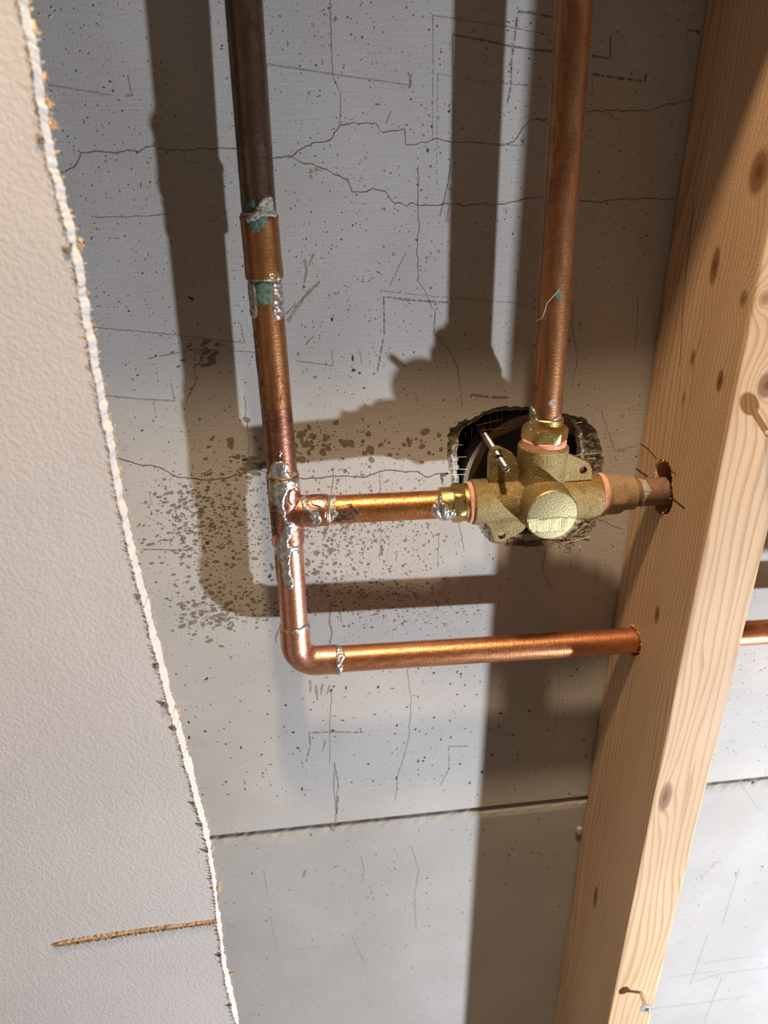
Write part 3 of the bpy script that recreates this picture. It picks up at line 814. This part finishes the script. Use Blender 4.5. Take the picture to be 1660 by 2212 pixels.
for x, y, dx, dy, back_, sc in [(112, 222, 14, 2, 1, 1.0), (121, 272, 20, 4, 1, 1.1), (75, 60, 12, 14, 1, 1.2), (95, 160, 10, 8, 1, .8), (168, 530, 14, 0, 1, 1.6), (150, 543, -14, 2, 0, 1.1), (100, 300, -10, 2, 0, 1.0),
                            (303, 1192, 5, -2, 1, .7), (322, 1284, -10, 2, 0, 1.0), (338, 1440, -9, -2, 0, 1.2), (362, 1524, -13, -4, 0, 1.0), (384, 1576, -12, -4, 0, 1.0), (433, 1838, -18, -2, 0, 1.0),
                            (420, 1787, -10, -3, 0, .9), (484, 1925, 11, -20, 1, 1.0), (516, 2098, 12, -2, 1, 1.3), (408, 1735, -9, -2, 0, .8), (494, 2172, -9, 0, 0, .8), (480, 2062, -9, 0, 0, .8), (466, 1836, 5, -12, 1, .6)]:
    bm = bmesh.new(); kk = DK if back_ else DF
    near = min(fine, key=lambda p: abs(p.z - P(x, y, kk).z))          # root the tuft on the sheet's own edge
    b0 = Vector((near.x, -kk, near.z)); tip = b0 + (P(x + dx, y + dy, kk) - P(x, y, kk)) + Vector((0, -.0004 if not back_ else -.001, 0))
    for _ in range(7):
        o = Vector((g(0, .0003), g(0, .0003), g(0, .0011 * sc)))
        shard(bm, b0 + o, tip + Vector((g(0, .0007), g(0, .0005), g(0, .0011 * sc))), rnd.uniform(.0005, .0012) * sc, 0)
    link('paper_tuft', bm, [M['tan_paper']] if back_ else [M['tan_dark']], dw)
# saw kerf running in from the edge: ragged paper lips standing up round a narrow slot
bm = bmesh.new()
k0, k1 = P(118, 2041, DF), P(470, 1990, DF); nn = 150
rows = []
for i in range(nn + 1):
    t = i / nn; c = k0.lerp(k1, t); wdt = .0030 * (1 - .45 * t) * (min(1, t * 14) ** .5) * (1 + .5 * noise.noise(c * 420)) + .0002
    bow = .0022 * math.sin(math.pi * t)
    c = c + Vector((0, 0, bow * .4))
    prf = [(1.0, .0), (.55, .0014), (.12, .0008), (-.1, -.0004), (-.5, .0011), (-1.0, 0)]
    rows.append([bm.verts.new(c + Vector((.0005 * noise.noise(c * 900 + Vector((j, 0, 0))), -max(.00004, h * (.7 + .9 * abs(noise.noise(c * 500 + Vector((j * 3, 1, 0)))))) if h >= 0 else -.00004, s * wdt * (1 + .35 * noise.noise(c * 800 + Vector((0, j * 2, 0))))))) for j, (s, h) in enumerate(prf)])
for a, b_ in zip(rows, rows[1:]):
    for j in range(5):
        f = bm.faces.new((a[j], b_[j], b_[j + 1], a[j + 1])); f.material_index = 1 if (j == 2 and rnd.random() < .7) or rnd.random() < .12 else 0
for i in range(260):
    t = rnd.random(); c = k0.lerp(k1, t) + Vector((0, -.0006, .0009 * math.sin(math.pi * t) + g(0, .0008)))
    shard(bm, c, c + Vector((g(0, .0007), -rnd.uniform(.0002, .0012), -rnd.uniform(.0004, .0016))), rnd.uniform(.0002, .0005), 0 if rnd.random() < .6 else 1)
bmesh.ops.recalc_face_normals(bm, faces=bm.faces)
link('saw_cut', bm, [M['tan_paper'], M['tan_dark']], dw, label='ragged tan saw cut running in from the edge')

# ------------------------------------------------------------------ left pipe run
R0, RF = .0087, .0097
def lk(z): return .0257 - .0247 * (z - H)
def lx(z): return -.0095 - (.0040 * min(1, max(0, (z - (H - .20)) / .19)))     # slight lean of the upper half
def lax(z): return Vector((lx(z), -lk(z), z))
def zl(py, px, r=R0):        # height of the left run's front surface at a pixel
    k = .03
    for _ in range(3): k = lk(P(px, py, k).z) + r
    return P(px, py, k).z
run = empty('copper_pipe_run', lax(H - .17), 'soldered copper pipe run with tee and bottom elbow, left of the brass valve', 'pipe')
z_ct, z_cb = zl(466, 560, RF), zl(604, 570, RF)
z_tt, z_tb = zl(1036, 615, RF), zl(1186, 622, RF)
corner = lax(PB[0].z + .0008)
z_el = zl(1372, 638, RF)
def vpipe(name, z0, z1, mat, r=R0, pts=9):
    bm = bmesh.new(); sweep(bm, [lax(z0 + (z1 - z0) * i / (pts - 1)) for i in range(pts)], r, 64)
    return link(name, bm, mat, run, smooth=True)
up = vpipe('riser_pipe', z_ct - .008, H + .62, M['cu_old'])
z_band = zl(735, 580); z_band2 = zl(885, 600)
mid = vpipe('middle_pipe', z_band2, z_cb + .008, M['cu_amber'])
mid2 = vpipe('middle_pipe', z_tt - .008, z_band2, M['cu_heat'])
drop = vpipe('drop_pipe', z_el - .008, z_tb + .008, M['cu_pink'])
def cyl(z0, z1, r=R0): return Cyl(lax(z0), lax(z1), r)
bm = bmesh.new(); a = lax(z_cb); b_ = lax(z_ct); L = (b_ - a).length
lathe(bm, a, b_ - a, [(0, R0 + .0001), (0.0001, RF + .0002), (.002, RF + .0003), (.012, RF), (L - .003, RF), (L - .0005, RF + .0003), (L, RF), (L, R0 + .0001)])
cp = link('coupling', bm, M['cu_amber'], run, smooth=True)
# tee
bz0 = P(720, 1100, .030); brA = Vector((lx(H - .175), -.0300, bz0.z)); 
brB = P(960, 1089, .0340)
x_st = P(711, 1100, .030 + RF).x
bm = bmesh.new(); a, b_ = lax(z_tb), lax(z_tt); L = (b_ - a).length
lathe(bm, a, b_ - a, [(0, RF - .0004), (.0006, RF), (L - .0006, RF), (L, RF - .0004)], 64)
dB = (brB - brA).normalized(); sl = (x_st - brA.x) / dB.x
lathe(bm, brA, dB, [(0, RF), (sl - .0006, RF), (sl, RF - .0004)], 64)
tee = link('tee_fitting', bm, M['cu_tee'], run)
fuse(tee, .00045, 6)
bm = bmesh.new(); sweep(bm, [brA + dB * (sl - .008), brB + dB * .012], R0, 64)
br = link('branch_pipe', bm, M['cu_branch'], run, smooth=True)
# elbow
dE = (PB[1] - PB[0]); dE = dE.normalized()
x_er = P(727, 1424, .034 + RF).x
ec = Vector((lx(corner.z), -.0335, PB[0].z - dE.z / dE.x * (PB[0].x - lx(corner.z))))
rb_ = .0135; bm = bmesh.new(); pts = []
upv = (lax(z_el) - ec).normalized()
for i in range(6): pts.append(ec + upv * ((z_el - ec.z) * (1 - i / 5) + rb_ * (i / 5)))
for i in range(1, 13):
    th = math.pi / 2 * i / 12
    pts.append(ec + upv * rb_ * (1 - math.sin(th)) + dE * rb_ * (1 - math.cos(th)))
for i in range(1, 6): pts.append(ec + dE * (rb_ + (x_er - ec.x - rb_) * i / 5))
sweep(bm, pts, [RF + .0003] + [RF] * (len(pts) - 2) + [RF + .0002], 64)
el = link('elbow_fitting', bm, M['cu_pink'], run, smooth=True)
bm = bmesh.new(); a = ec + dE * (x_er - ec.x - .008); e = Vector((.75, 0, 0)); t = (e.x - a.x) / dE.x
sweep(bm, [a + dE * (t * i / 6) for i in range(7)], R0 + .0001, 64)
bp = link('bottom_pipe', bm, M['cu_orange'], run, smooth=True)
# rings of solder at the sockets
def ring(name, p, d, r, h, mat, parent, prof=None):
    bm = bmesh.new(); lathe(bm, Vector(p) - Vector(d).normalized() * h / 2, d, prof or [(0, r - .0012), (h * .1, r - .0002), (h * .5, r + .0001), (h * .9, r - .0002), (h, r - .0012)], 72)
    return link(name, bm, mat, parent, smooth=True)
UP = (lax(H + .1) - lax(H - .1)).normalized()
ring('solder_ring', lax(z_el) + UP * .0006, UP, R0 + .0009, .0022, M['solder_gold'], el)
ring('solder_ring', lax(z_tt) + UP * .0003, UP, R0 + .0008, .0016, M['solder_gold'], tee)
ring('solder_ring', lax(z_tb) - UP * .0003, UP, R0 + .0007, .0014, M['solder_dull'], tee)
ring('solder_ring', brA + dB * (sl + .0003), dB, R0 + .0006, .0016, M['solder'], tee)
ring('solder_ring', lax(z_ct) + UP * .0003, UP, R0 + .0007, .0020, M['limey'], cp)
ring('solder_ring', lax(z_cb) - UP * .0004, UP, R0 + .0008, .0016, M['solder_dull'], cp)
pe = ec + dE * (x_er - ec.x)
ring('solder_ring', pe + dE * .0012, dE, R0 + .0006, .0036, M['solder_dull'], el)
# solder runs, scale, soot and verdigris on the metal, plus one painted dark reflection
cU = cyl(z_ct - .02, z_ct + .05); cC = cyl(z_cb - .01, z_ct + .01, RF + .0002); cM = cyl(z_tt - .02, z_cb + .02); cT = cyl(z_tb - .01, z_tt + .01, RF); cD = cyl(z_el - .01, z_tb + .02)
patch('lime_scale', cU, [(549, 462), (553, 448), (562, 434), (572, 425), (584, 424), (590, 432), (593, 462)], M['limey'], up, .0007, rough=.0005)
patch('verdigris', cU, [(527, 462), (530, 436), (545, 430), (556, 434), (552, 448), (548, 462)], M['green'], up, .0003, wob=.0018)
patch('verdigris', cC, [(532, 470), (537, 492), (548, 503), (560, 495), (572, 480), (582, 468), (570, 463), (548, 466)], M['green'], cp, .0003, wob=.0018)
patch('flux_crust', cC, [(530, 474), (540, 463), (556, 456), (585, 458), (600, 466), (585, 467), (560, 470), (548, 480), (536, 482)], M['limey'], cp, .0006, rough=.0005)
patch('flux_crust', cC, [(580, 600), (584, 592), (600, 590), (607, 598), (604, 606), (590, 606)], M['solder_gold'], cp, .0006, rough=.0003)
patch('verdigris', cM, [(551, 608), (552, 650), (560, 658), (584, 656), (588, 640), (594, 622), (590, 610)], M['green'], mid, .0003, wob=.0018)
patch('solder_run', cM, [(535, 608), (543, 682), (550, 692), (557, 682), (556, 650), (552, 622), (550, 608)], M['solder_dull'], mid, .0006, rough=.0004)
patch('solder_run', cM, [(588, 608), (590, 650), (587, 672), (592, 684), (602, 692), (611, 688), (612, 660), (608, 608)], M['solder'], mid, .0008, rough=.0004)
patch('reflection_streak', cM, [(548, 700), (556, 700), (562, 760), (573, 850), (583, 900), (576, 905), (566, 860), (552, 780)], M['scorch_and_reflection'], mid, .0002)  # dark reflection down the pipe's left side, painted as a speckled streak
patch('solder_drop', cM, [(603, 984), (602, 976), (607, 973), (609, 980), (606, 989)], M['solder'], mid2, .0007)
patch('solder_run', cM, [(582, 1030), (585, 1008), (592, 1000), (606, 997), (620, 1000), (626, 1006), (620, 1016), (628, 1028), (632, 1020), (638, 1016), (642, 1030), (625, 1036), (600, 1037)], M['solder'], mid2, .0006, rough=.0002)
patch('solder_run', cT, [(581, 1045), (584, 1078), (592, 1088), (601, 1096), (604, 1110), (614, 1120), (619, 1108), (612, 1090), (616, 1074), (625, 1058), (638, 1050), (648, 1058), (650, 1040), (630, 1036), (600, 1042)], M['solder'], tee, .0006, rough=.0003)
patch('tinned_band', cT, [(581, 1037), (583, 1076), (590, 1084), (603, 1078), (620, 1056), (650, 1062), (651, 1037), (630, 1035), (600, 1040)], M['solder_gold'], tee, .0003, rough=.0002)
patch('bare_patch', cT, [(622, 1062), (632, 1052), (640, 1058), (638, 1080), (630, 1092), (622, 1084)], M['fresh_copper'], tee, .0008)
patch('soot_patch', cT, [(584, 1090), (594, 1094), (602, 1108), (604, 1130), (600, 1150), (590, 1155), (586, 1130)], M['scorch_and_reflection'], tee, .0002)
patch('solder_run', cT, [(610, 1112), (614, 1140), (606, 1160), (600, 1182), (592, 1192), (606, 1200), (624, 1196), (636, 1190), (650, 1186), (640, 1180), (626, 1182), (622, 1172), (628, 1160), (636, 1148), (638, 1128), (626, 1130), (618, 1120)], M['solder'], tee, .0007, rough=.0003)
patch('bare_patch', cT, [(588, 1160), (596, 1158), (604, 1164), (602, 1180), (594, 1182), (588, 1176)], M['fresh_copper'], tee, .0004)
patch('solder_run', cD, [(592, 1192), (600, 1200), (608, 1220), (612, 1238), (610, 1248), (616, 1262), (624, 1274), (632, 1272), (637, 1258), (632, 1246), (628, 1240), (627, 1215), (627, 1200), (650, 1192), (640, 1186), (600, 1188)], M['solder'], drop, .0008, rough=.0004)
patch('solder_seam', cD, [(592, 1196), (596, 1200), (598, 1230), (597, 1262), (594, 1262), (593, 1230)], M['solder_gold'], drop, .0004)
cB = Cyl(brA, brB, RF); cB2 = Cyl(brA, brB, R0)
patch('soot_patch', cB, [(664, 1072), (672, 1066), (700, 1066), (702, 1074), (688, 1074), (678, 1078)], M['scorch_and_reflection'], tee, .0002)
patch('solder_run', cB, [(648, 1076), (660, 1070), (668, 1080), (664, 1092), (676, 1100), (686, 1096), (690, 1110), (696, 1126), (688, 1134), (676, 1134), (672, 1122), (666, 1108), (654, 1098)], M['solder_dull'], tee, .0006, rough=.0004)
patch('bare_patch', cB, [(668, 1078), (700, 1076), (706, 1092), (704, 1120), (696, 1118), (690, 1096), (676, 1092)], M['fresh_copper'], tee, .0003, wob=.001)
patch('solder_run', cB2, [(712, 1070), (726, 1068), (728, 1076), (722, 1088), (726, 1104), (734, 1108), (720, 1122), (713, 1130)], M['solder_dull'], br, .0003)
patch('soot_patch', cB2, [(722, 1112), (736, 1094), (760, 1090), (776, 1098), (776, 1112), (766, 1122), (740, 1128), (722, 1128)], M['scorch_and_reflection'], br, .0002, wob=.0022)
cE = Cyl(pe - dE * .03, pe + dE * .03, R0 + .0005)
patch('solder_lump', cE, [(726, 1396), (740, 1400), (746, 1416), (743, 1424), (738, 1430), (740, 1444), (736, 1454), (727, 1456), (725, 1430)], M['solder'], el, .0011, rough=.0006)
cEl = Cyl(lax(z_el) - UP * .02, lax(z_el) + UP * .01, RF)
patch('solder_smear', Cyl(lax(z_el) - UP * .02, lax(z_el) + UP * .01, R0 + .0004), [(630, 1368), (636, 1362), (648, 1358), (660, 1350), (668, 1350), (664, 1362), (652, 1370), (640, 1374)], M['solder'], el, .0007)

# ------------------------------------------------------------------ brass mixing valve
VK = .0355
VX = P(1171, 985, VK).x
zA = P(1165, 1076, VK).z
OV = Vector((VX, -VK, zA))
dH = (P(1420, 1062, OUTK) - P(1000, 1086, .0345)); dH = dH.normalized()        # line of the two side ports
def xh(px, py, r): return (P(px, py, VK + r).x - OV.x) / dH.x                   # distance along that line
valve = empty('mixing_valve', OV, 'rough cast brass mixing valve with round front cap, mounted over the hole in the wall', 'valve')
RA = .0140; RT = .0152
xl = xh(1031, 1085, RA); xr = xh(1312, 1070, RA)
zt = P(1171, 979, VK + RT).z - OV.z
Ut = Vector((.010, -.004, 1)).normalized()
bm = bmesh.new()
lathe(bm, OV + dH * xl, dH, [(0, RA - .0008), (.0008, RA), (-xl * .7, RA), (-xl, RA * 1.06), (-xl + xr * .4, RA * 1.03), (xr - xl - .0008, RA + .0004), (xr - xl, RA - .0004)], 64)
lathe(bm, OV, Ut, [(0, RT * 1.02), (zt * .6, RT * .97), (zt - .0008, RT), (zt, RT - .0008)], 64)
CAPK = .0615
lathe(bm, (OV.x, -.026, OV.z), (0, -1, 0), [(0, .0185), (.012, .0178), (.021, .0164), (CAPK - .0285, .0158)], 64)
bmesh.ops.create_uvsphere(bm, u_segments=48, v_segments=24, radius=.0172, matrix=Matrix.Translation(OV))
body = link('valve_body', bm, M['cast'], valve)
fuse(body, .0006, 8)
bm = bmesh.new()
lathe(bm, (OV.x, -CAPK + .0035, OV.z), (0, -1, 0), [(0, .0157), (.0024, .0157), (.0034, .0149), (.0036, .0140)], 72)
link('front_cap', bm, M['capface'], valve, smooth=True, label='round filed brass front cap')
# mounting lugs
def lug(pix, hole_px, k0=.0300, k1=.0345, hr=.0023):
    bm = bmesh.new(); loops = []
    pts = [P(x, y, k1) for x, y in pix]
    # round the corners
    sm = []
    m = len(pts)
    for i in range(m):
        a, b_, c = pts[i - 1], pts[i], pts[(i + 1) % m]
        r = min(.003, (a - b_).length * .35, (c - b_).length * .35)
        p0, p1 = b_ + (a - b_).normalized() * r, b_ + (c - b_).normalized() * r
        for j in range(5):
            t = j / 4; sm.append(p0 * (1 - t) ** 2 + b_ * 2 * t * (1 - t) + p1 * t * t)
    hc = P(*hole_px, k1)
    hp = [hc + Vector((hr * math.cos(2 * math.pi * i / 24), 0, hr * math.sin(2 * math.pi * i / 24))) for i in range(24)]
    fr = []
    for y in (-k1, -k0):
        vo = [bm.verts.new((p.x, y, p.z)) for p in sm]; vh = [bm.verts.new((p.x, y, p.z)) for p in hp]
        es = [bm.edges.new((vo[i], vo[(i + 1) % len(vo)])) for i in range(len(vo))] + [bm.edges.new((vh[i], vh[(i + 1) % 24])) for i in range(24)]
        bmesh.ops.triangle_fill(bm, edges=es, use_beauty=True); fr.append((vo, vh))
    for a, b_ in zip(fr[0], fr[1]):
        for i in range(len(a)):
            j = (i + 1) % len(a); bm.faces.new((a[i], a[j], b_[j], b_[i]))
    bmesh.ops.recalc_face_normals(bm, faces=bm.faces)
    o = link('mounting_lug', bm, M['cast'], valve)
    md = o.modifiers.new('b', 'BEVEL'); md.width = .0007; md.segments = 2; md.limit_method = 'ANGLE'; md.angle_limit = math.radians(50); baked(o)
    return o
lug([(1205, 962), (1226, 980), (1272, 999), (1280, 1012), (1279, 1050), (1215, 1052), (1200, 1010)], (1261, 1016), .0385, .0430)
lug([(1040, 1095), (1040, 1128), (1059, 1135), (1064, 1158), (1072, 1170), (1084, 1171), (1134, 1146), (1150, 1100), (1100, 1080)], (1085, 1157), .0385, .0425)
lug([(1056, 1046), (1058, 985), (1066, 970), (1080, 966), (1114, 983), (1122, 1020), (1118, 1046)], (1077, 983), .0345, .0390, hr=.0030)
# unions
def hexnut(name, p, d, r, h, mat, parent, rot=0.0, rin=.0088):
    bm = bmesh.new(); d, u, v = frame_of(d); p = Vector(p); ch = .0012
    rings = []
    for s, rr in ((0, rin), (0, r * .90), (ch, r), (h - ch, r), (h, r * .90), (h, rin)):
        n = 48; row = []
        for i in range(n):
            th = 2 * math.pi * i / n; loc = ((th - rot) % (math.pi / 3)) - math.pi / 6
            q = rr if rr <= r * .901 and s in (0, h) else min(rr, r * math.cos(math.pi / 6) / math.cos(loc))
            row.append(bm.verts.new(p + d * s + (u * math.cos(th) + v * math.sin(th)) * min(q, r * math.cos(math.pi / 6) / math.cos(loc))))
        rings.append(row)
    for a, b_ in zip(rings, rings[1:]):
        for i in range(48):
            j = (i + 1) % 48; bm.faces.new((a[i], a[j], b_[j], b_[i]))
    bmesh.ops.recalc_face_normals(bm, faces=bm.faces)
    return link(name, bm, mat, parent, smooth=True)
def collar(name, p, d, r, h, mat, parent, rin=.0080):
    bm = bmesh.new(); lathe(bm, p, d, [(0, rin), (0, r - .0006), (.0006, r), (h - .0006, r), (h, r - .0006), (h, rin)], 72, cap=False)
    return link(name, bm, mat, parent, smooth=True)
# top union
zc = lambda py, r: (P(1172, py, VK + r).z - OV.z) / Ut.z
n0, n1, c1 = zc(965, .0130), zc(936, .0130), zc(911, .0100)
nt_ = hexnut('union_nut', OV + Ut * n0, Ut, .0142, n1 - n0, M['brass'], valve, .35)
collar('gasket', OV + Ut * (zt - .0006), Ut, .0133, n0 - zt + .0014, M['gasket'], nt_)
collar('tail_collar', OV + Ut * (n1 - .001), Ut, .0101, c1 - n1 + .001, M['brass'], nt_)
# left union
a0, a1, a2, a3, a4 = xh(957, 1088, .0098), xh(985, 1087, .011), xh(1011, 1086, .0115), xh(1021, 1085, .0118), xl
nl = hexnut('union_nut', OV + dH * a1, dH, .0124, a2 - a1, M['brass'], valve, .25)
collar('nut_flange', OV + dH * (a2 - .0004), dH, .0115, a3 - a2 + .0006, M['brass'], nl)
collar('gasket', OV + dH * (a3 - .0002), dH, .0126, a4 - a3 + .0008, M['gasket'], nl)
collar('tail_collar', OV + dH * a0, dH, .0101, a1 - a0 + .001, M['brass'], nl)
# right union
b0, b1, b2, b3 = xr, xh(1327, 1068, .0125), xh(1360, 1066, .0125), xh(1384, 1064, .0105)
nr = hexnut('union_nut', OV + dH * b1, dH, .0130, b2 - b1, M['brass_dusty'], valve, .1)
collar('gasket', OV + dH * (b0 - .0006), dH, .0136, b1 - b0 - .0010, M['gasket'], nr)
collar('nut_flange', OV + dH * (b1 - .0022), dH, .0126, .0028, M['brass_dusty'], nr)
collar('tail_collar', OV + dH * (b2 - .001), dH, .0106, b3 - b2 + .001, M['brass_dusty'], nr)
# solder slumped over the left union and over the top union
cL = Cyl(OV + dH * (a0 - .02), OV + dH * a2, .0104)
patch('solder_lump', cL, [(955, 1086), (966, 1092), (974, 1100), (984, 1102), (988, 1108), (982, 1116), (968, 1120), (955, 1122)], M['solder'], nl, .0016, rough=.0004)
cL2 = Cyl(brB - dB * .02, brB + dB * .012, R0)
patch('solder_lump', cL2, [(958, 1066), (948, 1066), (944, 1078), (938, 1088), (930, 1098), (931, 1108), (940, 1116), (958, 1121)], M['solder'], br, .0022, rough=.0003, edge=.0025)
cTo = Cyl(OV + Ut * (n1 - .002), OV + Ut * (c1 + .02), .0101)
patch('solder_lump', cTo, [(1134, 912), (1150, 908), (1150, 926), (1146, 936), (1138, 950), (1126, 950), (1126, 928)], M['solder_dull'], nt_, .0014, rough=.0004)

# ------------------------------------------------------------------ right riser and outlet pipe
pa, pb = OV + Ut * (n1 + .001), P(1242, 0, .034)
dR = (pb - pa).normalized()
rp = empty('copper_pipe', pa, 'brown-orange copper pipe rising straight up from the top of the brass valve', 'pipe')
bm = bmesh.new(); sweep(bm, [pa, pa + dR * .1, pa + dR * .3, pa + dR * .75], .0089, 64)
link('pipe_shaft', bm, M['cu_right'], rp, smooth=True)
cR = Cyl(pa, pa + dR * .3, .0089)
patch('solder_run', cR, [(1146, 908), (1145, 880), (1150, 876), (1156, 884), (1162, 906), (1172, 916), (1150, 916)], M['solder_dull'], rp, .0009, rough=.0003)
patch('solder_smear', cR, [(1188, 912), (1196, 902), (1212, 894), (1214, 906), (1202, 912)], M['solder'], rp, .0004)
patch('flux_bloom', cR, [(1186, 872), (1194, 862), (1202, 866), (1200, 876), (1190, 878)], M['limey'], rp, .0002, wob=.0012)
patch('verdigris', cR, [(1198, 644), (1203, 628), (1212, 624), (1214, 636), (1208, 648)], M['green'], rp, .0003, wob=.0018)
op = empty('outlet_pipe', OV + dH * b3, 'short dusty copper pipe from the right valve union into the upper stud hole', 'pipe')
bm = bmesh.new(); sweep(bm, [OV + dH * (b2), OV + dH * (b2 + .03), OV + dH * (b2 + .25)], .0087, 64)
link('pipe_shaft', bm, M['cu_dusty'], op, smooth=True)
cO = Cyl(OV + dH * b2, OV + dH * (b2 + .05), .0087)
patch('solder_smear', cO, [(1378, 1034), (1392, 1036), (1404, 1050), (1408, 1062), (1400, 1072), (1394, 1084), (1396, 1092), (1380, 1094)], M['limey'], op, .0004, rough=.0002)
# fibre clinging to the riser
bm = bmesh.new(); sweep(bm, [Vector(cR.at(*cR.hit(x, y), .0089 + d)) for x, y, d in [(1160, 693, .0005), (1168, 690, .0004), (1176, 684, .0012), (1184, 654, .001), (1196, 640, .0008), (1208, 628, .0003)]], .00013, 6)
link('fibre_strand', bm, M['glassfibre'], label='thin pale fibre clinging to the right copper pipe beside a green spot', category='fibre')

# ------------------------------------------------------------------ bolt and screws
def thread(name, p, d, r, L, mat, parent=None, pitch=.0011, seg=20):
    bm = bmesh.new(); prof = []; s = 0
    while s < L:
        prof += [(s, r), (s + pitch * .5, r * .86)]; s += pitch
    prof.append((L, r * .86))
    lathe(bm, p, d, prof, seg); return link(name, bm, mat, parent, smooth=True)
q0, q1 = P(1052, 946, -.002), P(1094, 1013, .0510)
dq = (q1 - q0).normalized()
bolt = empty('threaded_bolt', q0, 'grey steel bolt sticking out through the upper left lug of the brass valve', 'bolt')
thread('bolt_shank', q0 - dq * .03, dq, .0022, (q1 - q0).length + .03, M['steel'], bolt, .0007)
bm = bmesh.new(); lathe(bm, q1, dq, [(-.0002, .0020), (.0004, .0018), (.0007, .0012), (-.0006, .0010), (-.0008, .0001)], 24); link('bolt_tip', bm, M['steel'], bolt, smooth=True)

def wall_screw(base, head, label):
    d = (head - base).normalized(); L = (head - base).length
    e = empty('screw', base, label, 'screw', 'screws standing out of the pine stud')
    thread('screw_shank', base - d * .004, d, .0017, L + .004, M['dusty_steel'], e, .0016, 16)
    bm = bmesh.new(); lathe(bm, head, d, [(-.0028, .0017), (-.0010, .0038), (0, .0047), (.0006, .0045), (.0007, .0020), (-.0008, .0014), (-.001, .0001)], 28)
    for k in (0, 1):                                      # cross recess
        pass
    h = link('screw_head', bm, M['screw_zinc'], e, smooth=True)
    bm = bmesh.new(); _, u, v = frame_of(d)
    for w_ in (u, v):
        o_ = w_.cross(d)
        vs = [bm.verts.new(head + d * .00075 + w_ * a * .0017 + o_ * b_ * .00035) for a, b_ in ((-1, -1), (1, -1), (1, 1), (-1, 1))]
        bm.faces.new(vs)
    link('cross_recess', bm, M['pit'], h)
    return e
wall_screw(front_pt(1386, 2144), P(1397, 2179, SD + .0128), 'zinc screw standing out of the pine stud low on its front face')
sb = front_pt(1658, 936)
wall_screw(sb, sb + Vector((.0035, -.0165, -.004)), 'screw standing out of the pine stud beside the dark knot on its front face')
# crumb of mortar wedged by the stud below the slab joint
bm = bmesh.new(); c = Vector((X1 - .0026, -.0016, P(1246, 1791, 0).z))
bmesh.ops.create_icosphere(bm, subdivisions=3, radius=1.0)
for v in bm.verts:
    q = v.co; v.co = Vector((max(-.7, min(.7, q.x)) * .0033, max(-.7, min(.7, q.y)) * .0024, max(-.72, min(.72, q.z)) * .0042)) * (1 + .15 * noise.noise(q * 2.0)) + c
link('mortar_crumb', bm, M['concrete_low'], label='pale crumb of mortar on the lower slab against the back edge of the stud', category='crumb')
